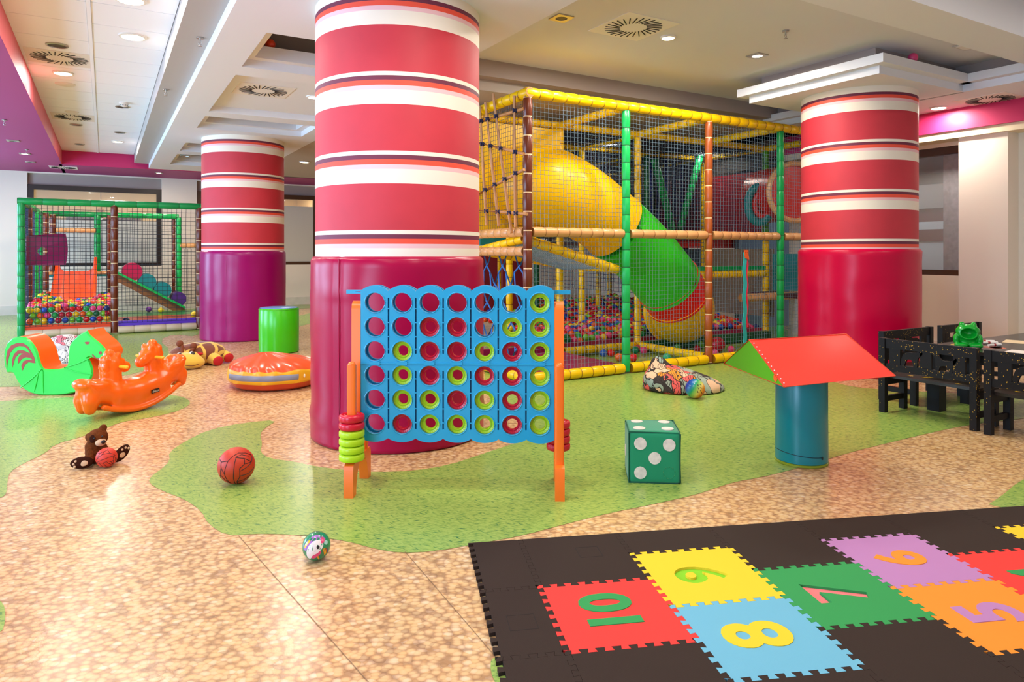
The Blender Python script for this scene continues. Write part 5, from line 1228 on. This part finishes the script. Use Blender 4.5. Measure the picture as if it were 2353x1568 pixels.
for c,n,rl in (((-.088,-.105,.040),(-.25,-1,.12),.05),((.128,-.068,.058),(.55,-1,.15),.65)):
    blob('foot_sole',c,n,.066,.037,.022,furd,BR,rl); f=orient(c,n,rl)
    sx=1
    blob('foot_pad',f(.012 if c[0]<0 else -.006,-.002,.0165),n,.027,.019,.006,crm,BR,rl)
    for i,(a,b) in enumerate(((-.03,.014),(-.042,-.002),(-.036,-.018)) if c[0]<0 else ((.012,.02),(.034,.012),(.045,-.004))): blob('toe_pad',f(a,b,.0165),n,.008,.007,.005,crm,BR,rl)
blob('muzzle',(.014,-.060,.142),(.35,-1,-.1),.033,.024,.026,crm,BR); blob('nose',(.028,-.088,.150),(.35,-1,.2),.014,.012,.008,nsk,BR); blob('eye_patch',(-.030,-.056,.170),(-.35,-1,.25),.020,.026,.008,furd,BR); blob('eye',(-.022,-.066,.174),(-.3,-1,.25),.006,.006,.005,nsk,BR); blob('eye',(.022,-.062,.180),(.35,-1,.25),.006,.006,.005,nsk,BR)
R=.061; c=Vector((bp_.x+.045,bp_.y-.075,R+.002)); t=thing('ball','small red orange ball with black panel lines held in the teddy bear lap','ball',c); fb=sph_dir(tocam(c.x,c.y)); k=MB(); k.sphere((0,0,0),R,32,20); k.build('skin',M('ball_rubber_red','#d63a24',.5),t,smooth=180); k=MB()
ff,r_,u_=fb; fb=(ff,r_*math.cos(-1.2)+u_*math.sin(-1.2),u_*math.cos(-1.2)-r_*math.sin(-1.2))
for l in LN: stroke(k,fb,l,R*.995,R*.024)
k.build('panel_lines',bk,t)
# ------------------------------------------------------------------ plush giraffe
gp=onfloor(432,852); GF=thing('plush_giraffe','floppy yellow plush giraffe with brown patches and red feet lying on the floor','soft toy',(gp.x,gp.y+.14,0),0)
gm=bpy.data.materials.new('giraffe_plush'); gm.use_nodes=True; nt=gm.node_tree; b=nt.nodes['Principled BSDF']; b.inputs['Roughness'].default_value=.9; b.inputs['Sheen Weight'].default_value=.3
tc=N(nt,'ShaderNodeTexCoord'); v2=N(nt,'ShaderNodeTexVoronoi',feature='DISTANCE_TO_EDGE'); v2.inputs['Scale'].default_value=5.2; nt.links.new(tc.outputs['Object'],v2.inputs['Vector'])
r=ramp(nt,[(.0,lin('#e3b84e')),(.075,lin('#e3b84e')),(.085,lin('#7a3d22')),(1,lin('#7a3d22'))]); nt.links.new(v2.outputs['Distance'],r.inputs['Fac']); nt.links.new(r.outputs['Color'],b.inputs['Base Color'])
gy=M('giraffe_yellow','#e6bb42',.9,sheen=.3,bump=.1,bscale=60); gr=M('giraffe_red','#c41a24',.8); gb=M('giraffe_brown','#7a3d22',.9)
m=snet(lambda P:sminl([ell(P,(.20,.34,.12),(.28,.22,.15)),ell(P,(.02,.25,.12),(.2,.16,.13))],.06),(-.3,-.05,-.02),(.6,.7,.34),.018); m.v=[(a,c,max(.001,d)) for a,c,d in m.v]; m.build('body',gm,GF,smooth=180)
m=snet(lambda P:sminl([ell(P,(-.02,0,.095),(.185,.14,.095)),ell(P,(.06,-.04,.075),(.13,.10,.072)),ell(P,(-.135,.05,.13),(.05,.03,.045)),ell(P,(.095,.03,.15),(.025,.02,.04))],.03),(-.26,-.2,-.02),(.26,.2,.25),.012); m.v=[(a,c,max(.001,d)) for a,c,d in m.v]; m.build('head',gy,GF,smooth=180)
for nm,a,c,r0,r1 in (('leg',(.25,.28,.10),(.33,.09,.068),.075,.068),('leg',(.40,.38,.10),(.47,.25,.075),.07,.065),('leg',(-.12,.22,.10),(-.20,.10,.065),.075,.065)):
    m=snet(lambda P:cap(P,a,c,r0,r1),tuple(min(a[i],c[i])-.1 for i in range(3)),tuple(max(a[i],c[i])+.1 for i in range(3)),.014); m.v=[(x,y,max(.001,z)) for x,y,z in m.v]; o=m.build(nm,gy,GF,smooth=180)
    d=(Vector(c)-Vector(a)).normalized(); blob('foot',Vector(c)+d*r1*.62+Vector((0,-.01,-.004)),d+Vector((0,-.4,0)),.062,.058,.022,gr,o)
for a,c in (((-.04,.12,.17),(-.06,.16,.28)),((.05,.10,.18),(.085,.13,.245))):
    k=MB(); k.tube(catmull([a,tuple((Vector(a)+Vector(c))/2+Vector((.015,0,.01))),c],4),.022,10); k.sphere(c,.04,14,10); k.build('horn',gb,GF)
for x,y,z in ((-.085,-.055,.175),(.055,-.03,.178)):
    blob('eye_white',(x,y,z),(x*2,-1,1.1),.030,.034,.010,M('plush_white','#e9e4da',.8),GF); blob('pupil',(x+.006,y-.010,z+.004),(x*2,-1,1.1),.021,.026,.010,nsk,GF)
k=MB(); P=[]
for i in range(13):
    a=-.95+1.9*i/12; P.append((.04+.135*math.sin(a),-.048-.095*math.cos(a),.05+.03*abs(a)**1.5))
k.tube(P,.004,6); k.build('mouth_line',gb,GF)
for x in (-.14,.10): blob('inner_ear',(x,.005 if x>0 else .015,.15),(x,-1,.6),.010,.024,.008,gr,GF,.2)
blob('cheek_ribbon',(.14,.09,.15),(.2,-1,.5),.05,.018,.02,gr,GF)
# ------------------------------------------------------------------ speckled black benches and table
bkp=bpy.data.materials.new('gold_speckled_black'); bkp.use_nodes=True; nt=bkp.node_tree; b=nt.nodes['Principled BSDF']; b.inputs['Roughness'].default_value=.5; b.inputs['Specular IOR Level'].default_value=.25
tc=N(nt,'ShaderNodeTexCoord'); vo=N(nt,'ShaderNodeTexVoronoi'); vo.inputs['Scale'].default_value=85; nt.links.new(tc.outputs['Object'],vo.inputs['Vector'])
nz=N(nt,'ShaderNodeTexNoise'); nz.inputs['Scale'].default_value=9; nt.links.new(tc.outputs['Object'],nz.inputs['Vector'])
sp=N(nt,'ShaderNodeSeparateColor'); nt.links.new(vo.outputs['Color'],sp.inputs[0])
mth=N(nt,'ShaderNodeMath',operation='MULTIPLY'); nt.links.new(sp.outputs[0],mth.inputs[0]); nt.links.new(nz.outputs['Fac'],mth.inputs[1])
g1=N(nt,'ShaderNodeMath',operation='GREATER_THAN'); g1.inputs[1].default_value=.42; nt.links.new(mth.outputs[0],g1.inputs[0])
l1=N(nt,'ShaderNodeMath',operation='LESS_THAN'); l1.inputs[1].default_value=.32; nt.links.new(vo.outputs['Distance'],l1.inputs[0])
mu=N(nt,'ShaderNodeMath',operation='MULTIPLY'); nt.links.new(g1.outputs[0],mu.inputs[0]); nt.links.new(l1.outputs[0],mu.inputs[1])
mi=N(nt,'ShaderNodeMix',data_type='RGBA'); nt.links.new(mu.outputs[0],mi.inputs[0]); mi.inputs[6].default_value=lin('#130f0f'); mi.inputs[7].default_value=lin('#b9902a'); nt.links.new(mi.outputs[2],b.inputs['Base Color'])
blkw=M('black_wood','#130f0c',.5,spec=.25); goldp=M('gold_paint','#d6a91c',.4)
CAT=[(0,0),(.035,0),(.045,.05),(.06,.085),(.10,.085),(.115,.05),(.12,0),(.155,0),(.155,.09),(.165,.12),(.19,.135),(.205,.165),(.195,.18),(.175,.165),(.165,.19),(.15,.17),(.125,.165),(.10,.16),(.06,.165),(.03,.14),(.01,.09)]
DOG=[(.03,0),(.06,0),(.07,.06),(.13,.065),(.15,0),(.18,0),(.175,.08),(.20,.10),(.215,.15),(.20,.16),(.185,.13),(.13,.115),(.085,.12),(.06,.15),(.055,.19),(.035,.20),(.0,.195),(-.005,.175),(.02,.16),(.03,.10)]
def bench(loc,rot,label,Ln,splats=True):
    t=thing('bench',label,'bench',loc,rot); w=.05; D_=.34
    for x in (0,Ln-w): 
        k=MB(); k.box(x,x+w,0,w,0,.63); k.build('leg',bkp,t,smooth=0)
        k=MB(); k.box(x,x+w,D_-w,D_,0,.295); k.build('leg',blkw,t,smooth=0)
        k=MB(); k.box(x+.012,x+w-.012,w,D_-w,.09,.135); k.box(x+.012,x+w-.012,w,D_-w,.23,.285); k.build('stretcher',blkw,t,smooth=0)
    k=MB(); k.box(w,Ln-w,.008,.038,.55,.628); k.build('top_rail',bkp,t,smooth=0)
    k=MB(); k.box(w,Ln-w,.008,.038,.362,.418); k.build('lower_rail',bkp,t,smooth=0)
    inner=Ln-2*w; 
    for f in (.12,.5,.88):
        k=MB(); x=w+inner*f; k.box(x-.045,x+.045,.012,.034,.41,.56); k.build('slat',bkp,t,smooth=0)
    for f,sh in ((.19,CAT),(.57,DOG)):
        k=MB(); x=w+inner*f; s_=min(1,inner*.27/.2); k.prism([chaikin([(a*s_,q*.75) for a,q in sh],1)],.012,.032,xf=lambda a,q,z:(x+a,z,.412+q)); k.build('animal_cutout',bkp,t,smooth=30)
    k=MB(); k.prism([rrect(.005,Ln-.005,.052,D_+.015,.02,3)],.295,.318); k.build('seat',M('seat_dark','#2b241f',.3,var=.3,vscale=12),t,smooth=30)  # grey sheen of the black seat put into a lighter base colour
    if splats:
        k=MB(); rr=random.Random(int(Ln*1000+loc[0]*77))
        for i in range(5):
            cx,cy=rr.uniform(.1,Ln-.1),rr.uniform(.1,D_-.05); n=12
            k.prism([[(cx+(.012 if a%2 else .03)*rr.uniform(.6,1.3)*math.cos(2*PI*a/n),cy+(.012 if a%2 else .024)*math.sin(2*PI*a/n)) for a in range(n)]],.3175,.319)
        k.build('painted_splat',goldp,t,smooth=0)
    return t
bench((5.68,3.49,0),-PI/2,'black speckled bench with animal cut outs, its back to the red roof block',.765)
bench((5.645,2.66,0),-PI/2,'black speckled bench cut by the picture edge, beside the brown pebble floor',.80)
bench((6.99,3.79,0),PI,'black bench against the cerise column pad, facing the table',.83)
bench((7.90,3.79,0),PI,'black bench behind the green frog, its back to the cream pilaster',.75)
TB=thing('play_table','low black children table painted with coloured spots','table',(6.07,1.7,0))
k=MB(); k.prism([rrect(0,2.1,0,1.66,.05,4)],.525,.552); k.build('tabletop',M('table_black','#2a2624',.25,var=.2,vscale=10),TB,smooth=30)
for x,y in ((.09,1.57),(2.0,1.57),(.09,.1),(2.0,.1),(.62,1.57)):
    k=MB(); k.box(x-.055,x+.055,y-.05,y+.05,0,.525); k.build('leg',blkw,TB,smooth=0)
k=MB(); k.box(.06,2.04,1.55,1.58,.44,.525); k.box(.06,.09,.1,1.57,.44,.525); k.build('apron',blkw,TB,smooth=0)
rr=random.Random(21); sc=['#d9643c','#d6b63c','#4f8fae','#d9643c','#c9a03a','#b9503c']
for i in range(26):
    k=MB(); cx,cy=rr.uniform(.1,2.0),rr.uniform(.5,1.58); k.prism([circle(cx,cy,rr.choice((.012,.018,.06,.075)),16)],.5515,.5526); k.build('painted_spot',M('spot_'+sc[i%6][1:],sc[i%6],.35),TB,smooth=0)
def ontable(px,py): p=fl(px,py,.553); return Vector((p[0],p[1],.553))
def paper(px,py,w,h,rot,label,hx='#efe6da'):
    p=ontable(px,py); k=MB(); k.box(-w/2,w/2,-h/2,h/2,0,.0015); o=k.build('paper_sheet',M('paper_'+hx[1:],hx,.8),smooth=0); o.location=p; o.rotation_euler=(0,0,rot); tag(o,label,'paper')
paper(2335,786,.26,.18,.3,'cream drawing sheet on the table, the one farther from the near edge','#e8cfa6'); paper(2345,811,.30,.20,.15,'white and orange drawing sheet nearest the table edge by the frog','#ece3da')
def pen(px,py,ang,label):
    p=ontable(px,py); t=thing('marker_pen',label,'pen',(p.x,p.y,.5645),ang); k=MB(); k.cyl((-.07,0,0),(.04,0,0),.011,n=12); k.build('barrel',M('pen_white','#eee9e4',.4),t); k=MB(); k.cyl((.04,0,0),(.075,0,0),.0118,n=12); k.build('cap',M('pen_cap','#f2ece8',.35),t)
    k=MB(); k.cyl((-.01,0,0),(.01,0,0),.0114,n=12); k.build('band',M('pen_red','#a8202a',.4),t)
pen(2272,791,-.55,'white marker pen directly beside the frog on the table'); pen(2285,796,-.2,'white marker pen with its cap pointing away from the frog'); pen(2262,787,-.9,'white marker pen half hidden behind the frog')
# green frog pot
fp=ontable(2231,800); FR=thing('frog_pot','glossy green plastic frog with a wide open mouth on the black table','toy',(fp.x+.05,fp.y+.05,.553),math.atan2(fp.x,-fp.y)*0-math.atan2(fp.x,fp.y)+.12)
def frog(P):
    s,t,z=P; Q=np.stack([np.abs(s),t,z])
    b=sminl([ell(P,(0,.0,.075),(.088,.07,.085)),ell(P,(0,-.01,.138),(.112,.078,.058)),ell(Q,(.052,.0,.19),(.029,.029,.027)),ell(Q,(.105,-.02,.066),(.03,.045,.048)),ell(Q,(.062,-.065,.018),(.058,.042,.022)),ell(Q,(.10,-.07,.02),(.028,.03,.02))],.014)
    lip=ell(P,(0,-.045,.112),(.088,.06,.052)); b=smin(b,lip,.012)
    b=smax(b,-ell(P,(0,-.085,.122),(.072,.085,.042)),.010)
    for i in range(5): b=smax(b,-cap(Q,(.02+.022*i,-.125,.03),(.03+.018*i,-.085,.04),.004),.004)
    return np.maximum(b,-z+.0)
m=snet(frog,(-.16,-.15,-.012),(.16,.1,.235),.0062); m.build('body',M('frog_green','#069a28',.2,spec=.5),FR,smooth=180); FR.scale=(.8,.85,.98)
